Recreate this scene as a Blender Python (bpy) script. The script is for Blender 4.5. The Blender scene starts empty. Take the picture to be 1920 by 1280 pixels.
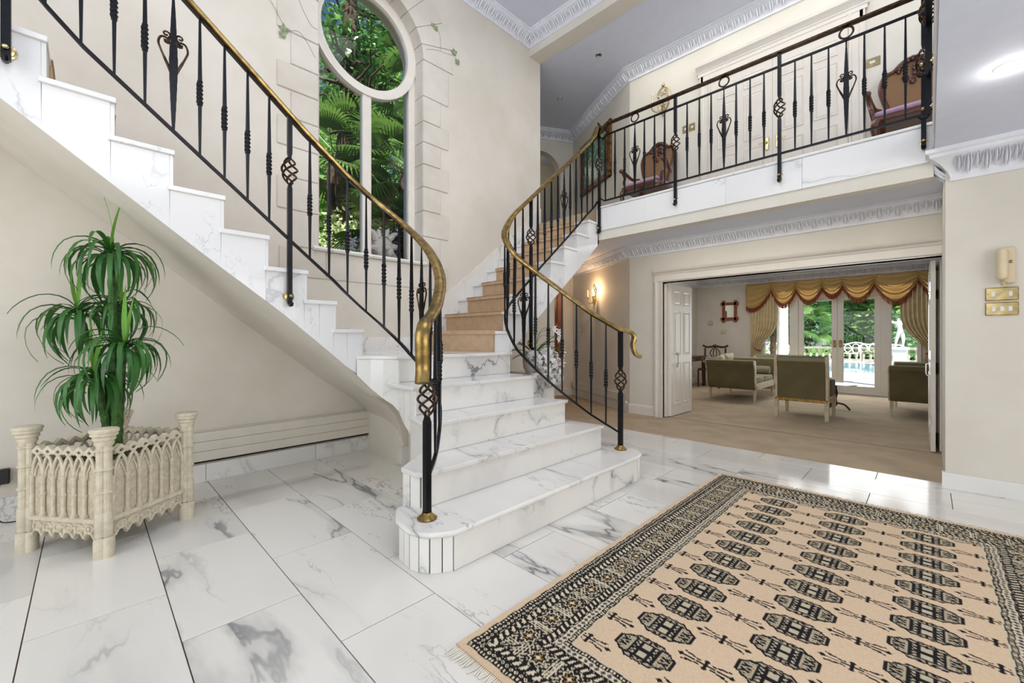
import bpy, bmesh, math, random
import numpy as np
from mathutils import Vector, Matrix
random.seed(7)
PI = math.pi
C = bpy.context.scene.collection
SC = bpy.context.scene

# ------------------------------------------------------------------ camera
cam_d = bpy.data.cameras.new('camera'); cam = bpy.data.objects.new('camera', cam_d); C.objects.link(cam)
cam_d.sensor_width = 36; cam_d.lens = 788 / 1920 * 36
cam_d.shift_y = -7 / 1920
cam_d.clip_start = .05; cam_d.clip_end = 300
cam.location = (0, 0, 1.25)
cam.rotation_euler = (PI / 2, 0, math.radians(44.75) - PI / 2)
SC.camera = cam
# ------------------------------------------------------------------ world, sun, area lights, exposure
W = bpy.data.worlds.new('sky'); SC.world = W; W.use_nodes = True
wn = W.node_tree.nodes; wl = W.node_tree.links
sky = wn.new('ShaderNodeTexSky'); sky.sky_type = 'HOSEK_WILKIE'; sky.turbidity = 3.5; sky.ground_albedo = .5
sky.sun_direction = Vector((-.35, -.45, .82)).normalized()
wl.new(sky.outputs[0], wn['Background'].inputs[0]); wn['Background'].inputs[1].default_value = 2.0
def light(name, kind, loc, rot, energy, col=(1, 1, 1), size=1, sy=None):
    d = bpy.data.lights.new(name, kind); d.energy = energy; d.color = col
    if kind == 'AREA':
        d.size = size
        if sy: d.shape = 'RECTANGLE'; d.size_y = sy
    elif kind == 'SUN': d.angle = math.radians(1.5)
    else: d.shadow_soft_size = size
    o = bpy.data.objects.new(name, d); C.objects.link(o); o.location = loc; o.rotation_euler = rot
    return o
sun = light('sun', 'SUN', (20, -10, 30), (0, 0, 0), 11.5, (1, .96, .9))
sun.rotation_euler = Vector((-.35, -.45, .82)).to_track_quat('Z', 'Y').to_euler()
# daylight of the windows behind the camera (lower hall and gallery) and living room doors; the left side is added fill
light('window_daylight_low', 'AREA', (1.2, -3.85, 1.5), (PI / 2, 0, 0), 95, (1, .985, .955), 4.5, 2.2)
light('window_daylight_gallery', 'AREA', (1.5, -3.85, 4.5), (PI / 2, 0, 0), 120, (.95, .97, 1), 5, 2)
light('left_fill', 'AREA', (-3.85, 1.2, 1.7), (PI / 2, 0, -PI / 2), 80, (.92, .96, 1), 4, 2.6)  # added ambient fill along the unseen left wall, no known window
light('left_gallery_fill', 'AREA', (-3.85, 1.6, 4.6), (PI / 2, 0, -PI / 2), 75, (.92, .96, 1), 4, 1.8)  # same added fill at gallery height, no window known there
light('french_door_daylight', 'AREA', (11.8, 1.3, 1.3), (PI / 2, 0, PI / 2), 45, (.95, .98, 1), 2.6, 2.1)
light('hall_fill', 'AREA', (2, 2, 5.9), (0, 0, 0), 50, (.97, .98, 1), 2, 2)  # added overhead fill for the hall, no fixture here
light('landing_fill', 'AREA', (5.75, 1.5, 5.65), (0, 0, 0), 22, (1, .97, .9), .8, 4)  # added fill over the landing, not one of its downlights
light('passage_fill', 'AREA', (5.7, 1.5, 2.73), (0, 0, 0), 10, (1, .95, .88), .6, 3)  # added fill under the passage ceiling, no lamp stands here
light('living_room_fill', 'AREA', (8.5, 3.0, 2.78), (0, 0, 0), 100, (1, .97, .9), 3, 2)  # added fill to brighten the living room, no real fixture
SC.view_settings.view_transform = 'Standard'; SC.view_settings.look = 'None'
SC.view_settings.gamma = 1; SC.view_settings.use_curve_mapping = False
SC.view_settings.exposure = 0.0

# ------------------------------------------------------------------ helpers
def lin(h):
    v = [int(h[i:i + 2], 16) / 255 for i in (0, 2, 4)]
    return tuple((c / 12.92 if c <= .04045 else ((c + .055) / 1.055) ** 2.4) for c in v) + (1,)
class MB:
    def __init__(s): s.v = []; s.f = []; s.mi = []; s.m = None; s.k = 0
    def add(s, vs, fs):
        b = len(s.v)
        for p in vs:
            p = Vector(p)
            if s.m is not None: p = s.m @ p
            s.v.append(p)
        for f in fs: s.f.append([b + i for i in f]); s.mi.append(s.k)
        return s
    def box(s, a, b):
        (x0, y0, z0), (x1, y1, z1) = a, b
        return s.add([(x0, y0, z0), (x1, y0, z0), (x1, y1, z0), (x0, y1, z0), (x0, y0, z1), (x1, y0, z1), (x1, y1, z1), (x0, y1, z1)],
                     [(0, 3, 2, 1), (4, 5, 6, 7), (0, 1, 5, 4), (1, 2, 6, 5), (2, 3, 7, 6), (3, 0, 4, 7)])
    def cbox(s, a, b, c=.004):
        """box with chamfered top and side edges"""
        (x0, y0, z0), (x1, y1, z1) = a, b
        P = [(x0 + c, y0), (x1 - c, y0), (x1, y0 + c), (x1, y1 - c), (x1 - c, y1), (x0 + c, y1), (x0, y1 - c), (x0, y0 + c)]
        I = [(x0 + c, y0 + c), (x1 - c, y0 + c), (x1 - c, y0 + c), (x1 - c, y1 - c), (x1 - c, y1 - c), (x0 + c, y1 - c), (x0 + c, y1 - c), (x0 + c, y0 + c)]
        return s.loft([[(x, y, z0) for x, y in I], [(x, y, z0 + c) for x, y in P], [(x, y, z1 - c) for x, y in P], [(x, y, z1) for x, y in I]], True, True)
    def loft(s, rings, closed=True, caps=False):
        n = len(rings[0]); vs = [p for r in rings for p in r]; fs = []
        for i in range(len(rings) - 1):
            for j in range(n if closed else n - 1):
                k = (j + 1) % n
                fs.append((i * n + j, i * n + k, (i + 1) * n + k, (i + 1) * n + j))
        if caps: fs.append(tuple(range(n))[::-1]); fs.append(tuple((len(rings) - 1) * n + j for j in range(n)))
        return s.add(vs, fs)
    def tube(s, path, r, n=6, closed=False, caps=True, sq=None):
        P = [Vector(p) for p in path]; m = len(P); rings = []; side = None
        for i, p in enumerate(P):
            if closed: t = P[(i + 1) % m] - P[i - 1]
            else: t = P[min(i + 1, m - 1)] - P[max(i - 1, 0)]
            t.normalize()
            if side is None:
                side = t.cross(Vector((0, 0, 1)))
                if side.length < .1: side = t.cross(Vector((0, 1, 0)))
            side = (side - t * side.dot(t)).normalized(); up = side.cross(t)
            rr = r[i] if isinstance(r, (list, tuple)) else r
            rings.append([p + (side * math.cos(a) + up * math.sin(a)) * rr for a in [2 * PI * (j + .5) / n for j in range(n)]])
        if closed: rings.append(rings[0])
        return s.loft(rings, True, caps and not closed)
    def lathe(s, prof, c=(0, 0, 0), n=12, axis='z', caps=True):
        rings = []
        for r, z in prof:
            ring = []
            for j in range(n):
                a = 2 * PI * j / n; x, y = r * math.cos(a), r * math.sin(a)
                ring.append((c[0] + x, c[1] + y, c[2] + z) if axis == 'z' else ((c[0] + z, c[1] + x, c[2] + y) if axis == 'x' else (c[0] + y, c[1] + z, c[2] + x)))
            rings.append(ring)
        return s.loft(rings, True, caps)
    def sweep(s, path, prof, closedprof=True, caps=True, level=False):
        """prof: (side, up) points; side is to the right of travel. level keeps up vertical and mitres in plan"""
        P = [Vector(p) for p in path]; m = len(P); rings = []; last = None
        for i, p in enumerate(P):
            if level:
                d0 = (P[i] - P[i - 1]) if i else (P[1] - P[0]); d1 = (P[i + 1] - P[i]) if i < m - 1 else d0
                d0 = Vector((d0.x, d0.y, 0)).normalized(); d1 = Vector((d1.x, d1.y, 0)).normalized()
                n0 = Vector((d0.y, -d0.x, 0)); n1 = Vector((d1.y, -d1.x, 0)); b = (n0 + n1).normalized()
                sc = 1 / max(b.dot(n0), .3); rings.append([p + b * (a * sc) + Vector((0, 0, u)) for a, u in prof])
            else:
                t = (P[min(i + 1, m - 1)] - P[max(i - 1, 0)]).normalized()
                sd = t.cross(Vector((0, 0, 1)))
                if last is not None and sd.length < .35: sd = last - t * last.dot(t)
                sd.normalize(); last = sd; up = sd.cross(t)
                rings.append([p + sd * a + up * u for a, u in prof])
        return s.loft(rings, closedprof, caps and closedprof)
    def prism(s, poly, y0, y1, plane='xz'):
        n = len(poly)
        def q(p, w): return (p[0], w, p[1]) if plane == 'xz' else ((p[0], p[1], w) if plane == 'xy' else (w, p[0], p[1]))
        vs = [q(p, y0) for p in poly] + [q(p, y1) for p in poly]
        fs = [tuple(range(n)), tuple(range(2 * n - 1, n - 1, -1))] + [(i, i + n, (i + 1) % n + n, (i + 1) % n) for i in range(n)]
        return s.add(vs, fs)
    def ball(s, c, r, n=10, m=6, sc=(1, 1, 1)):
        rings = []
        for i in range(m + 1):
            a = PI * i / m; rr = max(math.sin(a), .001) * r
            rings.append([(c[0] + sc[0] * rr * math.cos(2 * PI * j / n), c[1] + sc[1] * rr * math.sin(2 * PI * j / n), c[2] - sc[2] * r * math.cos(a)) for j in range(n)])
        return s.loft(rings, True, True)
    def grid(s, fn, nu, nv):
        vs = [fn(i / nu, j / nv) for j in range(nv + 1) for i in range(nu + 1)]
        return s.add(vs, [(j * (nu + 1) + i, j * (nu + 1) + i + 1, (j + 1) * (nu + 1) + i + 1, (j + 1) * (nu + 1) + i) for j in range(nv) for i in range(nu)])
ORG = {}
def finish(me, mats, mi=None, smooth=True, ang=35):
    for m in (mats if isinstance(mats, (list, tuple)) else [mats]): me.materials.append(m)
    if mi and max(mi) > 0: me.polygons.foreach_set('material_index', mi)
    if smooth:
        me.polygons.foreach_set('use_smooth', [True] * len(me.polygons))
        me.set_sharp_from_angle(angle=math.radians(ang))
def obj(name, mb, mat, parent=None, bev=0, smooth=True, solid=0, fixn=True, ang=35, label=None):
    lo = [min(p[i] for p in mb.v) for i in range(3)]; hi = [max(p[i] for p in mb.v) for i in range(3)]
    c = Vector([(a + b) / 2 for a, b in zip(lo, hi)])
    me = bpy.data.meshes.new(name); me.from_pydata([p - c for p in mb.v], [], mb.f)
    if fixn:
        bm = bmesh.new(); bm.from_mesh(me); bmesh.ops.recalc_face_normals(bm, faces=bm.faces); bm.to_mesh(me); bm.free()
    finish(me, mat, mb.mi, smooth, ang)
    o = bpy.data.objects.new(name, me); C.objects.link(o); ORG[o.name] = c
    if parent: o.parent = parent; o.location = c - ORG[parent.name]
    else: o.location = c
    if solid: md = o.modifiers.new('s', 'SOLIDIFY'); md.thickness = solid; md.offset = 0
    if bev:
        md = o.modifiers.new('b', 'BEVEL'); md.width = bev; md.segments = 2; md.limit_method = 'ANGLE'; md.angle_limit = math.radians(40)
    if label: o['label'] = label
    return o
def tag(o, label, cat, group=None, kind=None):
    o['label'] = label; o['category'] = cat
    if group: o['group'] = group
    if kind: o['kind'] = kind
    return o
def thing(name, label, cat, loc=(0, 0, 0), rotz=0, group=None, local=False):
    o = bpy.data.objects.new(name, None); C.objects.link(o); o.location = loc; o.rotation_euler = (0, 0, rotz)
    o.empty_display_size = .1
    ORG[o.name] = Vector((0, 0, 0)) if local else Vector(loc)
    return tag(o, label, cat, group)
def struct(name, mb, mat, label=None, **k):
    o = obj(name, mb, mat, **k); o['kind'] = 'structure'
    if label: o['label'] = label
    return o
def place(o, parent, loc, rot=(0, 0, 0), scale=(1, 1, 1), name=None):
    """copy a part (shares mesh); loc in build coordinates of the parent"""
    c = o.copy(); C.objects.link(c)
    if name: c.name = name
    ORG[c.name] = Vector(loc); c.parent = parent; c.location = Vector(loc) - (ORG[parent.name] if parent else Vector((0, 0, 0)))
    c.rotation_euler = rot; c.scale = scale
    return c
def copy_tree(o, parent=None):
    c = o.copy(); C.objects.link(c)
    if parent: c.parent = parent
    for ch in list(o.children): copy_tree(ch, c)
    return c
def catmull(P, n=8):
    out = []
    for i in range(len(P) - 1):
        p0 = P[max(i - 1, 0)]; p1 = P[i]; p2 = P[i + 1]; p3 = P[min(i + 2, len(P) - 1)]
        for k in range(n):
            t = k / n
            out.append(tuple(.5 * ((2 * b) + (-a + c) * t + (2 * a - 5 * b + 4 * c - d) * t * t + (-a + 3 * b - 3 * c + d) * t ** 3) for a, b, c, d in zip(p0, p1, p2, p3)))
    out.append(tuple(P[-1])); return out
def lerp(L, x):
    if x <= L[0][0]: return L[0][1]
    for a, b in zip(L, L[1:]):
        if x <= b[0]: return a[1] + (b[1] - a[1]) * (x - a[0]) / (b[0] - a[0])
    return L[-1][1]

# ------------------------------------------------------------------ materials
class NT:
    def __init__(s, name):
        s.mat = bpy.data.materials.new(name); s.mat.use_nodes = True; s.t = s.mat.node_tree; s.b = s.t.nodes['Principled BSDF']
    def n(s, typ, **k):
        o = s.t.nodes.new(typ)
        for a, v in k.items():
            if a.startswith('i_'):
                key = a[2:]; key = int(key) if key.isdigit() else key
                s.set(o.inputs[key], v)
            else: setattr(o, a, v)
        return o
    def set(s, sock, v):
        if hasattr(v, 'is_linked') or isinstance(v, bpy.types.NodeSocket): s.t.links.new(v, sock)
        else: sock.default_value = v
    def m(s, op, a, b=0, clamp=False):
        o = s.n('ShaderNodeMath', operation=op, use_clamp=clamp); s.set(o.inputs[0], a); s.set(o.inputs[1], b); return o.outputs[0]
    def vm(s, op, a, b):
        o = s.n('ShaderNodeVectorMath', operation=op); s.set(o.inputs[0], a)
        if op == 'SCALE': s.set(o.inputs['Scale'], b)
        else: s.set(o.inputs[1], b)
        return o.outputs[0]
    def noise(s, vec, scale, det=3, rough=.5, out=0):
        o = s.n('ShaderNodeTexNoise'); s.set(o.inputs['Vector'], vec); o.inputs['Scale'].default_value = scale
        o.inputs['Detail'].default_value = det; o.inputs['Roughness'].default_value = rough; return o.outputs[out]
    def ramp(s, f, lo, hi, a=0., b=1.):
        o = s.n('ShaderNodeMapRange'); o.interpolation_type = 'SMOOTHSTEP'
        s.set(o.inputs[0], f); o.inputs[1].default_value = lo; o.inputs[2].default_value = hi; o.inputs[3].default_value = a; o.inputs[4].default_value = b; return o.outputs[0]
    def mix(s, f, a, b):
        o = s.n('ShaderNodeMix', data_type='RGBA'); s.set(o.inputs[0], f); s.set(o.inputs[6], a); s.set(o.inputs[7], b); return o.outputs[2]
    def pos(s): return s.n('ShaderNodeNewGeometry').outputs['Position']
    def bump(s, h, st=.3, d=.01):
        o = s.n('ShaderNodeBump'); o.inputs['Strength'].default_value = st; o.inputs['Distance'].default_value = d; s.set(o.inputs['Height'], h)
        s.t.links.new(o.outputs[0], s.b.inputs['Normal'])
    def col(s, c): s.set(s.b.inputs['Base Color'], c)
    def p(s, **k):
        for a, v in k.items(): s.b.inputs[a.replace('_', ' ')].default_value = v
        return s
def plain(name, hx, rough=.5, metal=0, var=.06, scale=8, bump=0, bscale=60, coat=0, spec=.5):
    t = NT(name); c = lin(hx)
    n = t.noise(t.n('ShaderNodeTexCoord').outputs['Object'], scale, 3)
    d = tuple(x * (1 - var * 2) for x in c[:3]) + (1,); u = tuple(min(1, x * (1 + var)) for x in c[:3]) + (1,)
    t.col(t.mix(t.ramp(n, .3, .7), d, u)); t.p(Roughness=rough, Metallic=metal, Specular_IOR_Level=spec)
    if coat: t.p(Coat_Weight=coat, Coat_Roughness=.1)
    if bump: t.bump(t.noise(t.n('ShaderNodeTexCoord').outputs['Object'], bscale, 3), bump, .004)
    return t.mat
def marble(name, base='EDECE8', vein='7E8086', amt=1., rough=.1, rnd=True, sc=1.):
    t = NT(name); p = t.pos()
    if rnd:
        r = t.n('ShaderNodeObjectInfo').outputs['Random']
        cx = t.n('ShaderNodeCombineXYZ'); t.set(cx.inputs[0], t.m('MULTIPLY', r, 37.)); t.set(cx.inputs[1], t.m('MULTIPLY', r, 91.)); t.set(cx.inputs[2], t.m('MULTIPLY', r, 53.))
        p = t.vm('ADD', p, cx.outputs[0])
    mp = t.n('ShaderNodeMapping'); t.set(mp.inputs[0], p); mp.inputs['Rotation'].default_value = (.5, .6, .35); mp.inputs['Scale'].default_value = (1.1 * sc, .3 * sc, .8 * sc)
    q = mp.outputs[0]
    w = t.vm('SCALE', t.vm('SUBTRACT', t.noise(q, 1.8, 5, .6, 1), (.5, .5, .5)), .62)
    q2 = t.vm('ADD', q, w)
    a = t.m('ABSOLUTE', t.m('SUBTRACT', t.noise(q2, 1.5, 2, .5), .5))
    mask = t.ramp(t.noise(q, 1.1, 2), .42, .66)
    v1 = t.m('MULTIPLY', t.ramp(a, .0, .014, .75, 0), mask)
    v1b = t.m('MULTIPLY', t.ramp(a, .0, .05, .3, 0), mask)
    w2 = t.vm('SCALE', t.vm('SUBTRACT', t.noise(q, 5, 4, .6, 1), (.5, .5, .5)), .35)
    b = t.m('ABSOLUTE', t.m('SUBTRACT', t.noise(t.vm('ADD', q, w2), 4.0, 3, .55), .5))
    v2 = t.m('MULTIPLY', t.ramp(b, 0, .014, .55, 0), t.ramp(t.noise(q, 2.3, 2), .5, .72))
    cloud = t.ramp(t.noise(q2, .9, 4), .45, .8, 0, .22)
    f = t.m('MULTIPLY', t.m('MAXIMUM', t.m('MAXIMUM', v1, v1b), t.m('MAXIMUM', v2, cloud)), amt, True)
    t.col(t.mix(f, lin(base), lin(vein))); t.p(Roughness=rough, Specular_IOR_Level=.5)
    return t.mat
def plaster(name, a, b, rough=.7):
    t = NT(name); p = t.pos()
    n = t.noise(p, 1.4, 5, .6); n2 = t.noise(p, 5, 3)
    t.col(t.mix(t.m('ADD', t.m('MULTIPLY', t.ramp(n, .3, .7), .75), t.m('MULTIPLY', n2, .25)), lin(a), lin(b)))
    t.p(Roughness=rough, Specular_IOR_Level=.3); t.bump(t.noise(p, 30, 3), .06, .004)
    return t.mat
def wood(name, a, b, rough=.3, sc=1):
    t = NT(name); o = t.n('ShaderNodeTexCoord').outputs['Object']
    mp = t.n('ShaderNodeMapping'); t.set(mp.inputs[0], o); mp.inputs['Scale'].default_value = (12 * sc, 12 * sc, 2 * sc)
    t.col(t.mix(t.noise(mp.outputs[0], 3, 5, .6), lin(a), lin(b))); t.p(Roughness=rough, Coat_Weight=.3)
    return t.mat
M = {}
M['marble'] = marble('white_marble', amt=.85)
M['marble_floor'] = marble('floor_marble', 'E9E6DF', '74767B', 1.4, .09)
M['marble_fascia'] = marble('fascia_marble', 'EEEEEE', '9A9DA3', .8, .12)
M['marble_bold'] = marble('riser_marble', 'EFEDE8', '85858A', 1.45, .1, sc=1.0)
M['grout'] = plain('grout', '5E4C3C', .9)
M['wall'] = plaster('wall_paint', 'D8D1C3', 'E6E0D6')
M['wall_up'] = plaster('wall_paint_upstairs', 'DDD8CB', 'E6E2D8')
M['wall_grey'] = plaster('wall_paint_shade', 'D6D0C4', 'E0DBD1')
M['stone'] = plaster('stone_block', 'CEC6BA', 'E4DFD6', .8)
M['ceiling'] = plain('ceiling_white', 'DFE5F6', .8, var=.01)
M['crown'] = plain('plaster_crown', 'EDEFF6', .6, var=.02, bump=.5, bscale=45)
M['white'] = plain('white_gloss_paint', 'E8E2D8', .3, var=.015)
M['white_rad'] = plain('radiator_paint', 'E2DCCF', .35, var=.015)
M['iron'] = plain('black_wrought_iron', '14151A', .32, .6, var=.15, scale=30, bump=.25, bscale=90)
M['brass'] = plain('aged_brass', '9C8350', .3, 1, var=.2, scale=20, bump=.1)
M['brass_light'] = plain('polished_brass', 'C4B283', .2, 1, var=.1, scale=20)
M['copper'] = plain('rubbed_bronze_wire', '4A382A', .35, .8, var=.35, scale=30)
M['runner'] = plain('stair_carpet', 'C8AB8A', .95, var=.05, scale=14, bump=.6, bscale=350)
M['carpet'] = plain('beige_carpet', 'B9A68C', .97, var=.06, scale=3, bump=.6, bscale=300)
def glassmat(name, tint=(1, 1, 1, 1), refl=.05):
    t = NT(name); nt = t.t
    tr = t.n('ShaderNodeBsdfTransparent'); tr.inputs[0].default_value = tint
    gl = t.n('ShaderNodeBsdfGlossy'); gl.inputs['Roughness'].default_value = .01
    fr = t.n('ShaderNodeFresnel'); fr.inputs[0].default_value = 1.32
    mx = t.n('ShaderNodeMixShader'); nt.links.new(fr.outputs[0], mx.inputs[0]); nt.links.new(tr.outputs[0], mx.inputs[1]); nt.links.new(gl.outputs[0], mx.inputs[2])
    nt.links.new(mx.outputs[0], nt.nodes['Material Output'].inputs[0]); nt.nodes.remove(t.b)
    return t.mat
M['glass'] = glassmat('window_glass')
M['table_glass'] = glassmat('table_glass', (.8, .92, .88, 1))
def leafmat(name, a, b, tr=.3, rough=.45):
    t = NT(name); r = t.n('ShaderNodeObjectInfo').outputs['Random']
    n = t.noise(t.pos(), 6, 2)
    t.col(t.mix(t.m('ADD', t.m('MULTIPLY', n, .7), t.m('MULTIPLY', r, .3)), lin(a), lin(b))); t.p(Roughness=rough)
    ts = t.n('ShaderNodeBsdfTranslucent'); ts.inputs[0].default_value = lin(b)
    mx = t.n('ShaderNodeMixShader'); mx.inputs[0].default_value = tr
    t.t.links.new(t.b.outputs[0], mx.inputs[1]); t.t.links.new(ts.outputs[0], mx.inputs[2]); t.t.links.new(mx.outputs[0], t.t.nodes['Material Output'].inputs[0])
    return t.mat
M['curtain'] = leafmat('gold_silk', 'C0A068', 'E2C07A', .3, .5)
M['leaf_plant'] = leafmat('yucca_leaf', '1F4A26', '4C8A3A', .12, .35)
M['leaf_young'] = leafmat('young_leaf', '5FA03A', '8CC24E', .2, .4)
M['leaf_garden'] = leafmat('garden_leaf', '2C5626', '88B458', .35)
M['leaf_hedge'] = leafmat('hedge_leaf', '3F8A3C', '9AD48A', .4)
M['leaf_palm'] = leafmat('palm_leaf', '24401E', '6E9646', .28)
M['leaf_red'] = leafmat('red_leaf', 'A8452E', 'D98A66', .4)
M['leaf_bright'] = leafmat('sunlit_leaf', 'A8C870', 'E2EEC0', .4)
M['bark'] = plain('bark', '4A3A2C', .9, var=.3, scale=12, bump=.6, bscale=30)
M['stem'] = plain('green_stem', '3F6A2A', .6, var=.25, scale=25)
M['ivy_stem'] = plain('faded_painted_vine', '9A8E7C', .8)
M['ivy_leaf'] = plain('faded_painted_leaf', '9AA680', .8, var=.25, scale=30)
M['planter'] = plain('carved_stone_planter', 'D9CFB8', .7, var=.07, scale=22, bump=.3, bscale=70)
M['planter_panel'] = plain('rough_stone_panel', 'D0C5AC', .85, var=.08, scale=40, bump=.9, bscale=110)
M['mahogany'] = wood('mahogany', '2A120A', '5E2C16', .25)
M['walnut'] = wood('carved_walnut', '2E160A', '6E3A1C', .3)
M['orange_wood'] = wood('orange_wood', '6E3210', 'A85A20', .35)
M['gilt'] = plain('gilt_frame', '7A4E1E', .35, .4, var=.35, scale=12, bump=.4, bscale=60)
def weave(name, a, b, k=90, rough=.7):
    t = NT(name); o = t.n('ShaderNodeTexCoord').outputs['Object']
    w = t.n('ShaderNodeTexChecker'); t.set(w.inputs[0], o); w.inputs['Scale'].default_value = k; w.inputs[1].default_value = lin(a); w.inputs[2].default_value = lin(b)
    t.col(w.outputs[0]); t.p(Roughness=rough); t.bump(w.outputs[1], .3, .003)
    return t.mat
M['cane'] = weave('woven_cane', '5E4028', 'A07C54', 130)
M['lilac'] = plain('lilac_upholstery', 'B89AB4', .8, var=.05)
M['olive'] = plain('olive_velvet', '6E6444', .85, var=.05, scale=5)
M['olive_light'] = plain('sage_upholstery', '9A9478', .85, var=.06, scale=6, bump=.2)
M['cushion'] = plain('pale_cushion', 'C6C0A0', .85, var=.05, scale=6)
M['cream_wood'] = plain('cream_painted_wood', 'CFC2A4', .5, var=.08, scale=14)
M['gold_paint'] = plain('gold_leaf', 'B08A4A', .4, .4, var=.25, scale=30, bump=.4, bscale=80)
M['curtain_pale'] = plain('cream_silk', 'DCC9A0', .6, var=.06, scale=8)
M['white_fringe'] = plain('cotton_fringe', 'E6E0D0', .9, var=.05)
M['fringe'] = plain('rust_fringe', '8E3E22', .8, var=.3, scale=60)
M['stone_white'] = plain('white_garden_stone', 'E6E4DE', .7, var=.05, scale=6, bump=.3, bscale=20)
M['stone_shade'] = plain('shaded_stone', '9A9A90', .8, var=.1, scale=6)  # shade on the balustrade put into a darker grey stone colour
M['paving'] = plain('pale_paving', 'E4E0D6', .8, var=.04, scale=2)
M['grass'] = plain('lawn', '5E8A3A', .95, var=.2, scale=3)
M['earth'] = plain('garden_soil', '4A4030', .95, var=.2, scale=3)
M['water'] = plain('pool_water', '9CCBE0', .05, var=.05, scale=2)
M['candle'] = plain('candle_tube', 'E8D8B0', .5, var=.03)
M['plastic'] = plain('cream_plastic', 'D8C8A6', .35, var=.02)
M['white_plastic'] = plain('white_plastic', 'E6E4DE', .35, var=.01)
M['black'] = plain('black_plastic', '101012', .4)
M['chrome'] = plain('chrome', 'C8C8C8', .15, 1, var=.02)
M['mirror'] = plain('mirror_glass', 'D8DCDC', .04, 1, var=.01)
M['petal'] = plain('white_petal', 'F2F0EE', .6, var=.03)
M['petal_lilac'] = plain('lilac_petal', 'A890C0', .6, var=.08)
M['blue'] = plain('blue_glass', '2E5A7A', .2, var=.1)
M['tan'] = plain('tan_paper', 'C49A6A', .8)
M['dark'] = plain('dark_gap', '2A221A', .9)
def emit(name, col, st):
    t = NT(name); t.p(Emission_Strength=st); t.b.inputs['Emission Color'].default_value = col; t.col(col); return t.mat
M['bulb'] = emit('lit_bulb', (1, .72, .4, 1), 30)
M['lamp_disc'] = emit('downlight_disc', (1, .97, .92, 1), 8)
def painting():
    t = NT('oil_painting'); o = t.n('ShaderNodeTexCoord').outputs['Object']
    n = t.noise(t.vm('ADD', o, t.vm('SCALE', t.noise(o, 3, 4, .6, 1), 1.)), 6.5, 5, .6)
    r = t.n('ShaderNodeValToRGB'); t.set(r.inputs[0], n); e = r.color_ramp.elements
    e[0].position = .28; e[0].color = lin('16302E'); e[1].position = .68; e[1].color = lin('E6E0B0')
    for p_, h in ((.4, '2A5A48'), (.45, '5E8A3E'), (.5, '3E8A80'), (.56, '9AC0C4'), (.62, 'B8C46A')):
        q = e.new(p_); q.color = lin(h)
    t.col(r.outputs[0]); t.p(Roughness=.3); return t.mat
M['painting'] = painting()

# ================================================================== SETTING
WY = 4.48                       # plane of the tall wall with the arched window
UX = 6.36                       # wall with the wide opening downstairs and double doors upstairs
AC = Vector((6.36, 3.54, 0)); AU = Vector((.4924, .8704, 0)); AW = Vector((-.8704, .4924, 0)); C2 = AC + AU * 2.29
# floor + tiles
floor = struct('floor', MB().box((-4, -4, -.12), (5.17, WY, -.006)), M['grout'], 'marble tiled hall floor')
TW, TL = .463, .922
def tile_mb(x0, x1, y0, y1): return MB().cbox((x0 + .0022, y0 + .0022, -.014), (x1 - .0022, y1 - .0022, 0), .001)
proto = None
for k in range(-9, 12):
    x0, x1 = -.192 + TW * k, -.192 + TW * (k + 1)
    x0, x1 = max(x0, -4), min(x1, 5.17)
    if x1 - x0 < .05: continue
    yb = 1.718 + (TL / 2 if k % 2 else 0)
    for j in range(-7, 4):
        y0, y1 = max(yb + TL * j, -4), min(yb + TL * (j + 1), WY)
        if y1 - y0 < .03: continue
        full = abs(y1 - y0 - TL) < .001 and abs(x1 - x0 - TW) < .001
        if full and proto: place(proto, floor, ((x0 + x1) / 2, (y0 + y1) / 2, -.007), name='floor_tile')
        else:
            o = obj('floor_tile', tile_mb(x0, x1, y0, y1), M['marble_floor'], floor, smooth=False)
            if full: proto = o
struct('floor_carpet', MB().box((5.17, -4, -.12), (6.45, 9, 0)).box((6.45, 4.6, -.12), (8.2, 9, 0)), M['carpet'], 'beige carpet of the passage beyond the marble')
struct('floor_living_room', MB().box((6.458, -4, -.12), (12.1, 4.6, 0)), M['carpet'], 'beige carpet of the living room')
obj('threshold_seam', MB().box((6.448, -.1, -.02), (6.46, 2.97, .0015)), M['grout'], bpy.data.objects['floor_carpet'])

# tall wall with arched window
X0, X1, ZS, ZC = 1.666, 2.949, 2.187, 4.72; XC = (X0 + X1) / 2; RA = (X1 - X0) / 2
mb = MB()
mb.box((-4, WY, 0), (X0, 4.95, 6)); mb.box((X1, WY, 0), (5.17, 4.95, 6)); mb.box((X0, WY, 0), (X1, 4.95, ZS - .03)); mb.box((5.17, WY, 0), (5.54, 4.95, 2.75))
arc = [(XC - RA * math.cos(PI * i / 24), ZC + RA * math.sin(PI * i / 24)) for i in range(25)]
for y in (WY, 4.95): mb.add([(x, y, z) for x, z in arc] + [(x, y, 6) for x, z in arc], [(i, i + 1, 26 + i, 25 + i) for i in range(24)])
mb.add([(x, WY, z) for x, z in arc] + [(x, 4.95, z) for x, z in arc], [(i, i + 1, 26 + i, 25 + i) for i in range(24)])
wallw = struct('wall_window', mb, M['wall'], 'tall cream wall around the arched window', smooth=False)
F = WY - .012
zs = [ZS - .03, 2.515, 2.835, 3.135, 3.42, 3.694, 3.954, 4.267, 4.715]
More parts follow.
